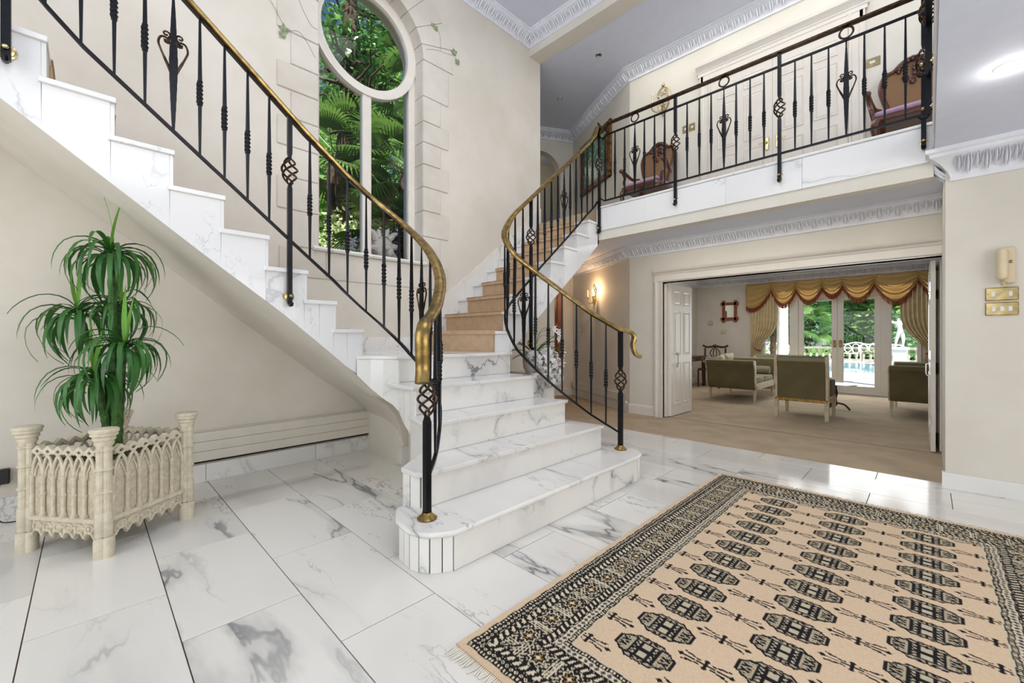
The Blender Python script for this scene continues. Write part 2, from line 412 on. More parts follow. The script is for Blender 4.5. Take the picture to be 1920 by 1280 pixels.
for side in (-1, 1):
    xe = X0 if side < 0 else X1
    for i in range(8):
        w = .38 if i % 2 else .255
        a, b = (xe - w, xe + .01) if side < 0 else (xe - .01, xe + w)
        g = .003
        m_ = MB().cbox((a, F, zs[i] + g), (b, WY + .001, zs[i + 1] - g), .008)
        ra, rb = (xe - .001, xe + .012) if side < 0 else (xe - .012, xe + .001)
        m_.cbox((ra, WY + .002, zs[i] + g), (rb, 4.665, zs[i + 1] - g), .003)
        obj('stone_block', m_, M['stone'], wallw)
for i in range(11):
    a0 = PI * i / 11 + .008; a1 = PI * (i + 1) / 11 - .008; n = 4
    ro = 1.12 + (.045 if i % 2 else -.02)
    A = [a0 + (a1 - a0) * j / n for j in range(n + 1)]
    ring = []
    for y in (F, WY + .001):
        ring.append([(XC - RA * math.cos(t) * .985, y, ZC + RA * math.sin(t) * .985) for t in A] + [(XC - ro * math.cos(t), y, ZC + ro * math.sin(t)) for t in A[::-1]])
    m_ = MB().loft(ring, True, True)
    m_.loft([[(XC - r * math.cos(t), y, ZC + r * math.sin(t)) for y, r in ((WY + .002, RA * .985), (4.665, RA * .985), (4.665, RA * .998), (WY + .002, RA * .998))] for t in A], True, True)
    obj('stone_block', m_, M['stone'], wallw, smooth=False)
for i, (a, b) in enumerate(((1.3, 1.75), (1.75, 2.42), (2.42, 2.93), (2.93, 3.33))):
    obj('stone_block', MB().cbox((a + .004, F + .002, 1.86), (b - .004, WY + .001, ZS - .045 if 1.7 < a < 2.9 else 2.15), .006), M['stone'], wallw)
# painted ivy on the wall, flat as it is
def ivy(path, leaves):
    m_ = MB(); P = catmull([(x, F - .0015, z) for x, z in path], 6); m_.k = 0; m_.tube(P, .0022, 4)
    for x, z, s, a in leaves:
        m_.k = 1; q = [(0, -1), (.55, -.45), (.95, .1), (.35, .3), (0, 1), (-.35, .35), (-.9, .15), (-.5, -.5)]
        m_.add([(x + s * (u * math.cos(a) - v * math.sin(a)), F - .002 - .003 * (u < 0), z + s * (u * math.sin(a) + v * math.cos(a))) for u, v in q], [tuple(range(8))])
    return obj('painted_ivy', m_, [M['ivy_stem'], M['ivy_leaf']], wallw, smooth=False)
ivy([(1.0, 4.62), (1.22, 4.48), (1.36, 4.28), (1.5, 4.3), (1.64, 4.12)], [(1.02, 4.62, .07, 1.4), (1.35, 4.27, .055, .2), (1.33, 4.2, .045, 2.6)])
ivy([(1.42, 4.95), (1.45, 4.7), (1.58, 4.45), (1.66, 4.42)], [(1.42, 4.9, .06, .3), (1.44, 4.78, .05, 2.9), (1.48, 4.74, .035, 1.3)])
ivy([(2.98, 4.86), (3.15, 4.93), (3.32, 4.96), (3.42, 4.99)], [(3.42, 5.04, .055, .4), (3.47, 4.93, .05, 2.4), (3.12, 5.2, .05, .8)])
ivy([(3.08, 5.22), (3.18, 5.16), (3.2, 4.95)], [(3.08, 5.22, .04, 1.0)])
# window frame
FY0, FY1 = 4.665, 4.75
mb = MB()
mb.cbox((X0, FY0, ZS), (X0 + .09, FY1, ZC), .008); mb.cbox((X1 - .095, FY0, ZS), (X1, FY1, ZC), .008)
mb.cbox((2.245, FY0, ZS), (2.355, FY1, ZC - .56), .008); mb.cbox((X0, FY0, ZS), (X1, FY1, ZS + .05), .006)
prof = [(.535, 0), (.555, .0), (.6, -.02), (RA, -.02), (RA, .075), (.535, .075)]
rings = [[(XC + r * math.cos(t), FY0 + d, ZC + r * math.sin(t)) for r, d in prof] for t in [2 * PI * i / 64 for i in range(65)]]
mb.loft(rings, True)
win = struct('window_1', mb, M['white'], 'tall arched window frame with a round light over two tall lights')
GY = 4.712
obj('pane', MB().add([(XC + .54 * math.cos(t), GY, ZC + .54 * math.sin(t)) for t in [2 * PI * i / 48 for i in range(48)]], [tuple(range(48))]), M['glass'], win, smooth=False)
for a, b in ((X0 + .085, 2.25), (2.35, X1 - .09)):
    top = [(a + (b - a) * i / 14) for i in range(15)]
    obj('pane', MB().add([(x, GY, ZS + .04) for x in top] + [(x, GY, ZC - math.sqrt(max(.63 ** 2 - (x - XC) ** 2, 0)) + .02) for x in top], [(i, i + 1, 16 + i, 15 + i) for i in range(14)]), M['glass'], win, smooth=False)
struct('trim_1', MB().sweep([(X0 - .05, 0, 0), (X1 + .02, 0, 0)], [(-WY + .05, ZS - .045), (-WY + .065, ZS - .02), (-WY + .05, ZS), (-4.67, ZS), (-4.67, ZS - .045)]) if False else
       MB().prism([(WY - .04, ZS - .04), (WY - .055, ZS - .02), (WY - .04, ZS + .002), (4.67, ZS + .002), (4.67, ZS - .04)], X0 - .05, X1 + .02, 'yz'), M['marble'], 'white sill of the arched window', bev=.004)

# other walls
struct('wall_left', MB().box((-4.15, -4, 0), (-4, 5, 6)), M['wall'])
struct('wall_back', MB().box((-4, -4.15, 0), (12, -4, 6)), M['wall'])
wr = struct('wall_right', MB().box((5.06, -4, 0), (UX, -.1, 2.8)), M['wall_grey'], 'cream wall with the entry phone and light switches', smooth=False)
mb = MB().box((UX, 2.965, 0), (6.5, 3.54, 2.75)).box((UX, -.1, 2.12), (6.5, 2.965, 2.75)).box((UX, -4, 0), (6.5, -.1, 2.75)).box((UX, -4, 2.75), (6.5, 3.54, 5.72))
wd = struct('wall_doors', mb, M['wall_up'], 'cream wall of the wide opening downstairs and the double doors upstairs', smooth=False)
def wallbox(p0, p1, th, z0, z1, m_=None):
    m_ = m_ or MB(); d = (p1 - p0).normalized(); n = Vector((d.y, -d.x, 0)) * th
    q = [p0, p1, p1 + n, p0 + n]
    return m_.add([(a.x, a.y, z) for z in (z0, z1) for a in q], [(0, 1, 2, 3), (4, 5, 6, 7), (0, 1, 5, 4), (1, 2, 6, 5), (2, 3, 7, 6), (3, 0, 4, 7)])
struct('wall_angled', wallbox(AC, C2 + AU * .15, .14, 0, 2.9), M['wall'], 'cream angled wall with the lit sconce', smooth=False)
struct('wall_angled_upper', wallbox(AC, C2 + AU * .15, .14, 2.9, 5.72), M['wall_up'], 'yellow cream angled wall with the oil painting', smooth=False)
def P2(s, z, off=0): v = C2 + AW * s - AU * off; return (v.x, v.y, z)
struct('wall_passage_end', wallbox(C2 + AW * 2.3, C2, -.12, 0, 2.9), M['wall'], smooth=False)
mb = MB(); sc_, r_ = .77, .46; zsp = 4.8
for (s0, s1) in ((0, sc_ - r_), (sc_ + r_, 2.3)): wallbox(C2 + AW * s1, C2 + AW * s0, -.2, 2.9, 5.72, mb)
A = [(sc_ - r_ * math.cos(PI * i / 16), zsp + r_ * math.sin(PI * i / 16)) for i in range(17)]
for off in (0, -.2): mb.add([P2(s, z, off) for s, z in A] + [P2(s, 5.72, off) for s, z in A], [(i, i + 1, 18 + i, 17 + i) for i in range(16)])
mb.add([P2(s, z, 0) for s, z in A] + [P2(s, z, -.2) for s, z in A], [(i, i + 1, 18 + i, 17 + i) for i in range(16)])
struct('wall_arch', mb, M['wall_up'], 'upstairs wall with a round arched opening', smooth=False)
struct('wall_corridor', wallbox(C2 + AW * 2.4 + AU * 1.7, C2 - AW * .6 + AU * 1.7, -.1, 2.9, 5.72), M['wall_up'], smooth=False)
struct('wall_corridor_side', wallbox(C2 + AW * 2.35, C2 + AW * 2.35 + AU * 1.7, -.1, 2.9, 5.72, wallbox(C2 - AW * .3, C2 - AW * .3 + AU * 1.75, .1, 2.9, 5.72)), M['wall_up'], smooth=False)
struct('wall_stair_end', MB().box((5.17, 4.95, 2.9), (5.3, 7.5, 5.72)), M['wall_up'], smooth=False)
# upper floor slabs (their undersides are the lower ceilings)
struct('ceiling_passage', MB().box((5.2, -4, 2.75), (9.2, 8.7, 2.9)), M['ceiling'], 'white ceiling of the lower passage')
struct('ceiling_beam', MB().box((5.06, -.03, 2.62), (5.2, 8.7, 2.745)), M['wall_up'], 'cream beam under the marble balcony edge')
struct('floor_gallery', MB().box((5.075, -4, 2.905), (9.2, 8.7, 3.07)), M['carpet'], 'carpet of the upper gallery')
struct('ceiling_low', MB().box((-4, -4, 2.8), (5.06, -.035, 3.07)), M['ceiling'], 'low white ceiling at the right with a recessed light')
struct('ceiling', MB().box((-4, -4, 5.97), (4.95, WY + .01, 6.1)), M['ceiling'], 'high white ceiling over the stairs')
struct('ceiling_gallery', MB().box((5.17, -4, 5.7), (9.5, 8.7, 5.85)), M['ceiling'], 'white ceiling of the upper gallery')
struct('trim_beam', MB().box((4.91, -4, 5.69), (5.17, WY + .01, 6.1)), M['wall_up'], 'cream ceiling beam between hall and gallery', smooth=False)
# living room shell
struct('wall_living_left', MB().box((7.12, 4.6, 0), (12, 4.75, 2.8)), M['wall'])
struct('wall_living_right', MB().box((6.5, -3, 0), (12, -2.85, 2.8)), M['wall'])
struct('ceiling_living_room', MB().box((6.5, -3, 2.8), (12.1, 4.75, 2.9)), M['ceiling'])
struct('wall_living_back', MB().box((12, 3.0, 0), (12.15, 4.75, 2.8)).box((12, -3, 0), (12.15, .1, 2.8)).box((12, .1, 2.3), (12.15, 3.0, 2.8)), M['wall'], 'cream wall around the glazed garden doors', smooth=False)

# crown mouldings: swept profile with a row of raised acanthus leaves
def crown(name, path, ztop, h=.18, pj=.16, lab=None, step=.075, leaves=True):
    pr_ = [(0, 0), (pj, 0), (pj, -h * .12), (pj * .86, -h * .16), (pj * .86, -h * .26), (pj * .7, -h * .32), (pj * .45, -h * .48), (pj * .22, -h * .72), (pj * .14, -h * .86), (pj * .14, -h), (0, -h)]
    o = struct(name, MB().sweep([(x, y, ztop) for x, y in path], pr_, level=True), M['crown'], lab, ang=25)
    if not leaves: return o
    m_ = MB()
    for a, b in zip(path, path[1:]):
        a = Vector((a[0], a[1], ztop)); b = Vector((b[0], b[1], ztop)); d = (b - a); L = d.length; d.normalize(); n = Vector((d.y, -d.x, 0))
        k = max(1, int(L / step))
        for i in range(k):
            c = a + d * (L * (i + .5) / k); tw = step * .42; tall = i % 2
            pts = []
            for t in range(5):
                u = t / 4; off = pj * (.68 - .5 * u) + .012 + .012 * math.sin(PI * u); zz = -h * (.36 + (.52 if tall else .4) * u); wd_ = tw * (.35, .8, 1, .7, .25)[t]
                pts.append((off, zz, wd_))
            for fan in (-1, 0, 1):
                L_, Cn, R_ = [], [], []
                for t, (off, zz, w_) in enumerate(pts):
                    u = t / 4; sh = d * (fan * tw * (.55 + .3 * math.sin(3 * u)) ); w_ *= .42; zz += .012 * abs(fan) * (1 - u) + (.02 * abs(fan) * u); off += .006 * (1 - abs(fan))
                    L_.append(c + sh + n * (off - .012) - d * w_ + Vector((0, 0, zz))); Cn.append(c + sh + n * (off + .008) + Vector((0, 0, zz))); R_.append(c + sh + n * (off - .012) + d * w_ + Vector((0, 0, zz)))
                m_.add(L_ + Cn + R_, [(t, t + 1, 6 + t, 5 + t) for t in range(4)] + [(5 + t, 6 + t, 11 + t, 10 + t) for t in range(4)])
            if i % 3 == 0:
                p0 = c + n * (pj * .42) + Vector((0, 0, -h * .42))
                m_.tube([p0 + d * (.016 * math.cos(q_ * .7) * (1 - q_ / 14)) + Vector((0, 0, .016 * math.sin(q_ * .7) * (1 - q_ / 14))) + n * .012 for q_ in range(10)], .004, 4, caps=False)
    q = obj('acanthus_ornament', m_, M['crown'], o, fixn=False, ang=60); q['kind'] = 'stuff'
    return o
crown('trim_2', [(-4, WY), (4.91, WY), (4.91, -3.9)], 5.97, .175, .17, 'white acanthus crown moulding of the high ceiling')
c2 = (C2.x, C2.y); ac = (AC.x, AC.y); c3 = tuple((C2 + AW * 2.2)[:2])
crown('trim_3', [c3, c2, ac, (UX, -3.9)], 5.70, .19, .16, 'white acanthus crown moulding of the upper gallery')
crown('trim_4', [c3, c2, ac, (UX, -.1)], 2.75, .18, .16, 'white acanthus crown moulding of the lower passage')
crown('trim_5', [(5.06 + .2, -.15), (5.06, -.15), (5.06, -3.9)], 2.8, .25, .17, 'white acanthus crown moulding on the right wall', .05)
crown('trim_6', [(7.1, 4.6), (12, 4.6), (12, -2.8)], 2.8, .17, .14, 'crown moulding of the living room')
# skirtings
def skirt(name, path, h, t, mat, lab, joints=0):
    pr_ = [(0, 0), (t, 0), (t, h * .8), (t * .7, h * .9), (t * .4, h), (0, h)] if mat != M['marble'] else [(0, 0), (t, 0), (t, h - .004), (t - .004, h), (0, h)]
    return struct(name, MB().sweep([(x, y, 0) for x, y in path], pr_, level=True), mat, lab, smooth=False)
bl = skirt('baseboard_window', [(-4, WY), (-.0, WY)], .16, .02, M['marble'], 'marble skirting of the hall')
for a, b in ((0, .72), (.723, 1.64), (1.643, 2.5)): obj('skirting_slab', MB().cbox((a, WY - .02, 0), (b, WY, .155), .002), M['marble'], bl)
br = skirt('baseboard_right', [(5.10, -.1), (5.06, -.1), (5.06, -.6)], .125, .02, M['marble'], 'marble skirting of the right wall')
for a, b in ((-1.5, -.602), (-2.4, -1.502), (-3.9, -2.402)): obj('skirting_slab', MB().cbox((5.04, a, 0), (5.06, b, .125), .002), M['marble'], br)
skirt('baseboard_passage', [c3, c2, ac, (UX, 3.1)], .16, .02, M['white'], 'white skirting of the passage')
skirt('baseboard_living', [(7, 4.6), (12, 4.6), (12, 3.0)], .16, .02, M['white'], 'white skirting of the living room')

# portal surround of the wide opening
mb = MB()
mb.sweep([(UX, 3.10, 0), (UX, 3.10, 2.14)], [(0, 0)]) if False else None
jp = [(3.10, 0), (3.10, -.02), (3.085, -.045), (3.06, -.05), (3.045, -.03), (3.0, -.03), (2.985, -.045), (2.965, -.045), (2.965, .14), (2.975, .14), (2.975, 0)]
mb.add([(UX + o_, y, z) for z in (0, 2.16) for y, o_ in jp], [tuple(range(11)), tuple(range(21, 10, -1))] + [(i, (i + 1) % 11, (i + 1) % 11 + 11, i + 11) for i in range(11)])
mb.box((UX - .03, -.1, 2.12), (UX + .14, 2.97, 2.135)); mb.box((UX - .05, -.1, 2.135), (UX, 3.10, 2.16)); mb.box((UX - .035, -.1, 2.16), (UX, 3.09, 2.235))
cp = [(0, 0), (.045, 0), (.05, .02), (.075, .04), (.085, .06), (.09, .075), (0, .075)]
mb.sweep([(UX, 3.09, 2.235), (UX, -.1, 2.235)], cp, level=True)
struct('trim_7', mb, M['white'], 'white moulded surround and cornice of the wide opening', smooth=False)

# balcony marble edge
fb = struct('trim_8', MB().box((5.062, -.03, 2.75), (5.075, 3.28, 3.05)), M['grout'], 'marble clad edge of the balcony')
for a, b in ((-.03, .9), (.902, 1.62), (1.622, 2.6), (2.602, 3.16), (3.162, 3.29)):
    obj('marble_slab', MB().cbox((5.04, a, 2.745), (5.062, b, 3.052), .002), M['marble_fascia'], fb)
obj('coping', MB().cbox((5.028, -.03, 3.054), (5.3, 3.29, 3.082), .006), M['marble_fascia'], fb)
f2 = struct('trim_9', MB().cbox((-4, -.035, 2.82), (5.03, -.02, 3.06), .003), M['marble_fascia'], 'marble edge of the gallery over the low ceiling')

# ================================================================== STAIRCASE
RI = .22
st = thing('staircase', 'white veined marble staircase splitting left and right at its landing', 'staircase', (2.4, 3, 0))
def slab(poly, z0, z1, name, mat, bev=.006, par=st):
    return obj(name, MB().prism(poly, z0, z1, 'xy'), mat, par, bev=bev)
# bottom flight: five steps, outlines (half rounded first step)
def arcpts(cx_, cy_, rx, ry, a0, a1, n): return [(cx_ + rx * math.cos(a0 + (a1 - a0) * i / n), cy_ + ry * math.sin(a0 + (a1 - a0) * i / n)) for i in range(n + 1)]
lfac = [(1.252, 2.13), (1.241, 2.057), (1.235, 1.995), (1.25, 1.932), (1.279, 1.882), (1.331, 1.845), (1.382, 1.817)]
rfac = [(3.38, 1.817), (3.45, 1.835), (3.505, 1.87), (3.545, 1.92), (3.565, 1.98), (3.56, 2.05), (3.54, 2.12)]
body = lfac + rfac + [(3.3, 2.3), (1.5, 2.3)]
obj('step_core', MB().prism(body, .0, .188, 'xy'), M['grout'], st, smooth=False)
obj('riser', MB().cbox((1.384, 1.806, .001), (3.378, 1.83, .189), .002), M['marble_bold'], st)
def facet(a, b, z0, z1, out=.012, g=.0022, mat=None, par=st, name='marble_strip'):
    a = Vector((a[0], a[1], 0)); b = Vector((b[0], b[1], 0)); d = (b - a).normalized(); n = Vector((d.y, -d.x, 0)) * out
    a = a + d * g; b = b - d * g
    z0b, z1b = (z0 if isinstance(z0, tuple) else (z0, z0)), (z1 if isinstance(z1, tuple) else (z1, z1))
    vs = [(a.x, a.y, z0b[0]), (b.x, b.y, z0b[1]), (b.x + n.x, b.y + n.y, z0b[1]), (a.x + n.x, a.y + n.y, z0b[0]), (a.x, a.y, z1b[0]), (b.x, b.y, z1b[1]), (b.x + n.x, b.y + n.y, z1b[1]), (a.x + n.x, a.y + n.y, z1b[0])]
    return obj(name, MB().add(vs, [(0, 1, 2, 3), (4, 5, 6, 7), (0, 1, 5, 4), (1, 2, 6, 5), (2, 3, 7, 6), (3, 0, 4, 7)]), mat or M['marble'], par, smooth=False)
for L in (lfac, rfac):
    for a, b in zip(L, L[1:]): facet(a, b, .001, .189)
def offset(poly, d):
    n = len(poly); out = []
    for i in range(n):
        p0, p1, p2 = Vector(poly[i - 1]), Vector(poly[i]), Vector(poly[(i + 1) % n])
        a = (p1 - p0).normalized(); b = (p2 - p1).normalized(); na = Vector((a.y, -a.x)); nb = Vector((b.y, -b.x)); m_ = (na + nb)
        m_ = m_.normalized() * (d / max(m_.normalized().dot(na), .4)); out.append(tuple(p1 + m_))
    return out
slab(offset(lfac + rfac + [(3.45, 2.27), (1.33, 2.27)], .028), .189, RI, 'tread', M['marble_bold'], .012)
RY = [1.815, 2.16, 2.46, 2.77, 3.11]
LX = [1.38, 1.44, 1.64, 1.745, 1.80]; RX = [3.38, 3.355, 3.20, 3.10, 3.10]
for k in range(1, 5):
    z0, z1 = RI * k, RI * (k + 1); y = RY[k]; l, r = LX[k], RX[k]
    yn = RY[k + 1] if k < 4 else 3.3
    core = [(l + .12, y + .022), (r - .02, y + .022), (r - .02, yn + .05), (l + .12, yn + .05)]
    if k == 1: core = [(l - .02, y + .12), (l + .05, y + .022), (r - .02, y + .022), (r - .02, yn + .03), (l + .2, yn + .03)]
    obj('step_core', MB().prism(core, 0 if k == 1 else z1 - .18, z1 - .031, 'xy'), M['grout'], st, smooth=False)
    obj('riser', MB().cbox((l + (.035 if k == 1 else 0), y, z0 + .001), (r, y + .02, z1 - .03), .002), M['marble_bold'], st)
    # right cheek and left cheek slabs
    facet((r - .012, y + .02), (r - .012, yn + .02), z0 - RI if k > 1 else .19, z1 - .03, .012)
    if k == 1:
        facet((1.395, 2.33), (1.395, 2.25), .19, z1 - .03); facet((1.395, 2.25), (1.42, 2.185), .19, z1 - .03); facet((1.42, 2.185), (1.475, 2.16), .19, z1 - .03)
        facet((1.60, 2.49), (1.397, 2.332), .27, z1 - .03)
    elif k == 2: facet((1.645, 2.48), (1.645, 2.46), z0, z1 - .03); facet((1.735, 2.79), (1.652, 2.465), .30, z1 - .03)
    if k < 4:
        e = .022
        poly = [(l - e - .01, y - .022), (r + e, y - .022), (RX[k + 1] + e + .0, yn + .02), (LX[k + 1] - e - .02, yn + .02)]
        if k == 1: poly = [(1.375, 2.19), (1.41, 2.15), (1.46, y - .022), (r + e, y - .022), (r + e - .06, yn + .02), (1.62, yn + .06), (1.375, 2.34)]
        if k == 3: poly = [(l - e - .01, y - .022), (r + e, y - .022), (r + e, yn + .02), (1.72, yn + .02), (1.71, 2.97)]
        slab(poly, z1 - .03, z1, 'tread', M['marble'] if k > 1 else M['marble_bold'], .006)
# landing
LC = [(1.575, 3.345), (1.66, 3.30), (1.735, 3.22), (1.785, 3.13), (1.80, 3.11)]       # left curve of the landing
RC = [(3.10, 3.11), (3.13, 3.17), (3.18, 3.23), (3.27, 3.28)]
land = [(1.36, 3.34)] + LC + RC + [(3.27, WY), (1.36, WY)]
slab([(1.575, 3.42)] + [(x - .02, y - .012) for x, y in LC[:-1]] + [(1.78, 3.088), (3.125, 3.088), (3.15, 3.155), (3.2, 3.21), (3.27, 3.255), (3.27, WY), (1.575, WY)], 1.07, 1.10, 'landing_slab', M['marble'], .006)
obj('step_core', MB().prism([(1.9, 3.14), (3.07, 3.14), (3.2, 3.33), (3.2, 4.47), (1.7, 4.47), (1.7, 3.38)], .99, 1.069, 'xy'), M['grout'], st, smooth=False)
# fascia of left flight: stepped marble face in plane FYP
FYP = 3.36
LN = [1.62, 1.40, 1.18, .917, .65, .383, .116, -.151, -.418]           # nosing x of left flight, treads at 1.32, 1.54 ...
SOF = [(-.9, 2.93), (-.316, 2.473), (.583, 1.754), (1.004, 1.43), (1.114, 1.335), (1.335, 1.145), (1.575, .93)]
def sz(x): return lerp(SOF, x)
def face_piece(xa, xb, ztop, name='fascia_slab', mat=None):
    n = max(1, int((xb - xa) / .12)); xs = [xa + (xb - xa) * i / n for i in range(n + 1)]
    poly = [(x, sz(x)) for x in xs] + [(xb - .0015, ztop), (xa + .0015, ztop)]
    return obj(name, MB().prism(poly, FYP, FYP + .02, 'xz'), mat or M['marble_fascia'], st, smooth=False)
for i in range(len(LN)):
    zt = 1.32 + RI * i; xr = LN[i] - .025; xl = (LN[i + 1] - .025) if i < 8 else -1.6
    if i < 2:      # narrow vertical strips on the lower steps
        mid = (xl + xr) / 2
        face_piece(xl, mid, zt - .03, 'marble_strip'); face_piece(mid, xr, zt - .03, 'marble_strip')
    else: face_piece(xl, xr, zt - .03)
    # tread, riser, runner
    y1 = WY
    obj('tread', MB().cbox((xl - .01 if i < 8 else -1.6, FYP - .018, zt - .03), (LN[i], y1, zt), .003), M['marble_fascia'], st)
    obj('riser', MB().cbox((xr - .001, FYP, zt - RI), (xr + .019, y1, zt - .03), .002), M['marble_fascia'], st)
    obj('stair_runner', MB().cbox((xr + .019, 3.62, zt - RI), (xr + .03, 4.25, zt - .03), .002).cbox((xl + .03, 3.62, zt), (LN[i] + .008, 4.25, zt + .009), .002), M['runner'], st)
# curved strips under the landing and fourth step (arch edge below)
cur = [(1.345, 3.358), (1.45, 3.358), (1.56, 3.352), (1.66, 3.30), (1.735, 3.22), (1.775, 3.13), (1.785, 3.05)]
zb = [1.137, 1.045, .945, .83, .745, .70, .655]
for i in range(2, 6):
    a, b = cur[i + 1], cur[i]
    facet(a, b, (zb[i + 1], zb[i]), 1.069, -.014)
cur2 = [(1.785, 3.05), (1.765, 2.93), (1.752, 2.82), (1.735, 2.73)]; zb2 = [.655, .57, .51, .46]
for i in range(3): facet(cur2[i + 1], cur2[i], (zb2[i + 1], zb2[i]), .849, -.014)
cur3 = [(1.735, 2.73), (1.70, 2.61), (1.655, 2.48)]; zb3 = [.46, .405, .33]
for i in range(2): facet(cur3[i + 1], cur3[i], (zb3[i + 1], zb3[i]), .63, -.014)
# soffit of left flight and its pier
e1 = [(-1.6, FYP + .001, 2.95), (-.9, FYP + .001, 2.93), (-.316, FYP + .001, 2.473), (.583, FYP + .001, 1.754), (1.004, FYP + .001, 1.43), (1.335, FYP + .001, 1.145), (1.56, 3.352, .945), (1.66, 3.30, .83), (1.735, 3.22, .745), (1.785, 3.05, .655), (1.752, 2.82, .51), (1.70, 2.61, .405), (1.62, 2.46, .26), (1.61, 2.40, .0)]
e2 = [(-1.6, 3.7, 2.95), (-.9, 3.7, 2.93), (-.35, 3.7, 2.49), (.55, 3.7, 1.77), (1.0, 3.7, 1.415), (1.33, 3.7, 1.14), (1.58, 3.7, .935), (1.75, 3.7, .80), (1.9, 3.7, .69), (2.02, 3.7, .6), (2.106, 3.7, .5), (2.165, 3.7, .37), (2.2, 3.7, .2), (2.206, 3.7, .0)]
e3 = [(-1.6, WY, 2.95), (-.9, WY, 2.93), (-.42, WY, 2.529), (.416, WY, 1.876), (.98, WY, 1.411), (1.386, WY, 1.082), (1.7, WY, .83), (1.9, WY, .69), (2.06, WY, .57), (2.18, WY, .45), (2.27, WY, .34), (2.34, WY, .235), (2.40, WY, .12), (2.43, WY, 0)]
def dens(e): return catmull(e, 3)
e2a = e2[:9] + [(2.25, 3.69, p[2]) for p in e1[9:]]
obj('soffit', MB().loft([dens(e2), dens(e3)], False), M['wall'], st, fixn=False, ang=50)
obj('soffit_edge', MB().loft([dens(e1), dens(e2a)], False), M['wall'], st, fixn=False, ang=50)
obj('pier', MB().box((2.206, 3.70, 0), (2.9, WY, 1.069)).box((1.95, 3.705, .72), (2.3, WY, 1.069)), M['wall'], st, smooth=False)
obj('pier', MB().prism([(2.25, .0)] + [(p[0], p[2]) for p in e2[:7:-1]] + [(1.9, .78), (2.25, .78)], 3.692, 3.70, 'xz'), M['wall'], st, smooth=False)
obj('pier_base', MB().cbox((2.185, 3.665, 0), (2.9, 3.70, .17), .003), M['marble'], st)
obj('pier_base', MB().prism([(2.16, 3.665), (2.184, 3.665), (2.44, WY), (2.38, WY)], 0, .17, 'xy'), M['marble'], st, smooth=False)
# right flight
RN = [2.91, 3.225, 3.475, 3.73, 3.985, 4.255, 4.525, 4.795]             # nosing x; treads 1.32 .. 2.86
RF = 3.30
def szr(x): return .94 + (x - 3.12) * .835
for i, x in enumerate(RN):
    if i == 0: continue
    zt = 1.32 + RI * i; xn = RN[i + 1] if i < 7 else 5.062; xi = x + .022
    yf = RF if i > 1 else (3.15 if i == 0 else 3.24)
    if i == 0: yf = 3.13
    obj('riser', MB().cbox((xi, yf + (.021 if i > 0 else 0), zt - RI), (xi + .02, WY, zt - .03), .002), M['marble_fascia'], st)
    obj('tread', MB().cbox((x, yf - .018, zt - .03), (xn + .03, WY, zt), .003), M['marble_fascia'], st)
    yr0, yr1 = (3.36, 4.40) if i == 1 else (3.52, 4.27)
    obj('stair_runner', MB().cbox((xi - .012, yr0, zt - RI + .002), (xi, yr1, zt - .03), .002).cbox((x - .01, yr0, zt), (xn + .01, yr1, zt + .009), .002).cbox((x - .01, yr0, zt - .035), (x + .002, yr1, zt + .009), .003), M['runner'], st)
    if i < 1: continue
    poly = [(xi, max(szr(xi), .88)), (xn + .022, max(szr(xn + .022), .88)), (xn + .022, zt - .03), (xi, zt - .03)]
    obj('fascia_slab', MB().prism(poly, RF, RF + .02, 'xz'), M['marble_fascia'], st, smooth=False)
facet((3.088, 3.11), (3.14, 3.2), .66, 1.069); facet((3.14, 3.2), (3.21, 3.27), .8, 1.069)
facet((2.79, WY - .001), (3.128, 3.125), 1.10, 1.289, .018, mat=M['marble_fascia'], name='riser')
facet((2.808, 4.33), (3.072, 3.30), 1.101, 1.291, .03, mat=M['runner'], name='stair_runner')
slab([(2.75, WY), (3.09, 3.085), (3.13, 3.12), (3.2, 3.2), (3.275, 3.25), (3.275, WY)], 1.29, 1.32, 'tread', M['marble_fascia'], .004)
slab([(2.765, 4.34), (3.035, 3.27), (3.245, 3.36), (3.245, 4.4)], 1.285, 1.329, 'stair_runner', M['runner'], .006)
facet((3.128, 3.125), (3.19, 3.21), 1.10, 1.289, .012); facet((3.19, 3.21), (3.25, 3.285), .9, 1.289, .012); facet((3.225, 3.262), (3.26, 3.29), 1.32, 1.509, .012)
obj('soffit', MB().prism([(2.9, .87), (3.12, .945), (5.062, szr(5.062)), (5.062, szr(5.062) + .03), (3.1, 1.0)], RF + .001, WY, 'xz'), M['wall'], st, smooth=False)
obj('fascia_slab', MB().prism([(5.04, 2.545), (5.075, 2.575), (5.075, 3.05), (5.04, 3.05)], RF, RF + .02, 'xz'), M['marble_fascia'], st, smooth=False)
# marble skirting on the wall beside both flights
def band(x0, z0, x1, z1, h):
    obj('wall_skirting', MB().prism([(x0, z0), (x1, z1), (x1, z1 + h), (x0, z0 + h)], WY - .02, WY, 'xz'), M['marble_bold'], st, smooth=False)
band(1.62, 1.10, 2.9, 1.10, .16)
xs = [2.9, 3.6, 4.2, 4.8, 5.17]
for a, b in zip(xs, xs[1:]): band(a + .001, 1.12 + (a - 2.9) * .82, b - .001, 1.12 + (b - 2.9) * .82, .36)
xs = [1.62, .9, .2, -.5]
for a, b in zip(xs, xs[1:]): band(b + .001, 1.12 + (1.62 - b) * .82, a - .001, 1.12 + (1.62 - a) * .82, .2)
# plain plinth under the steps at the right and the trough wall
obj('cheek_wall', MB().box((2.9, 2.79, 0), (3.088, 3.9, .66)), M['marble'], st, smooth=False)

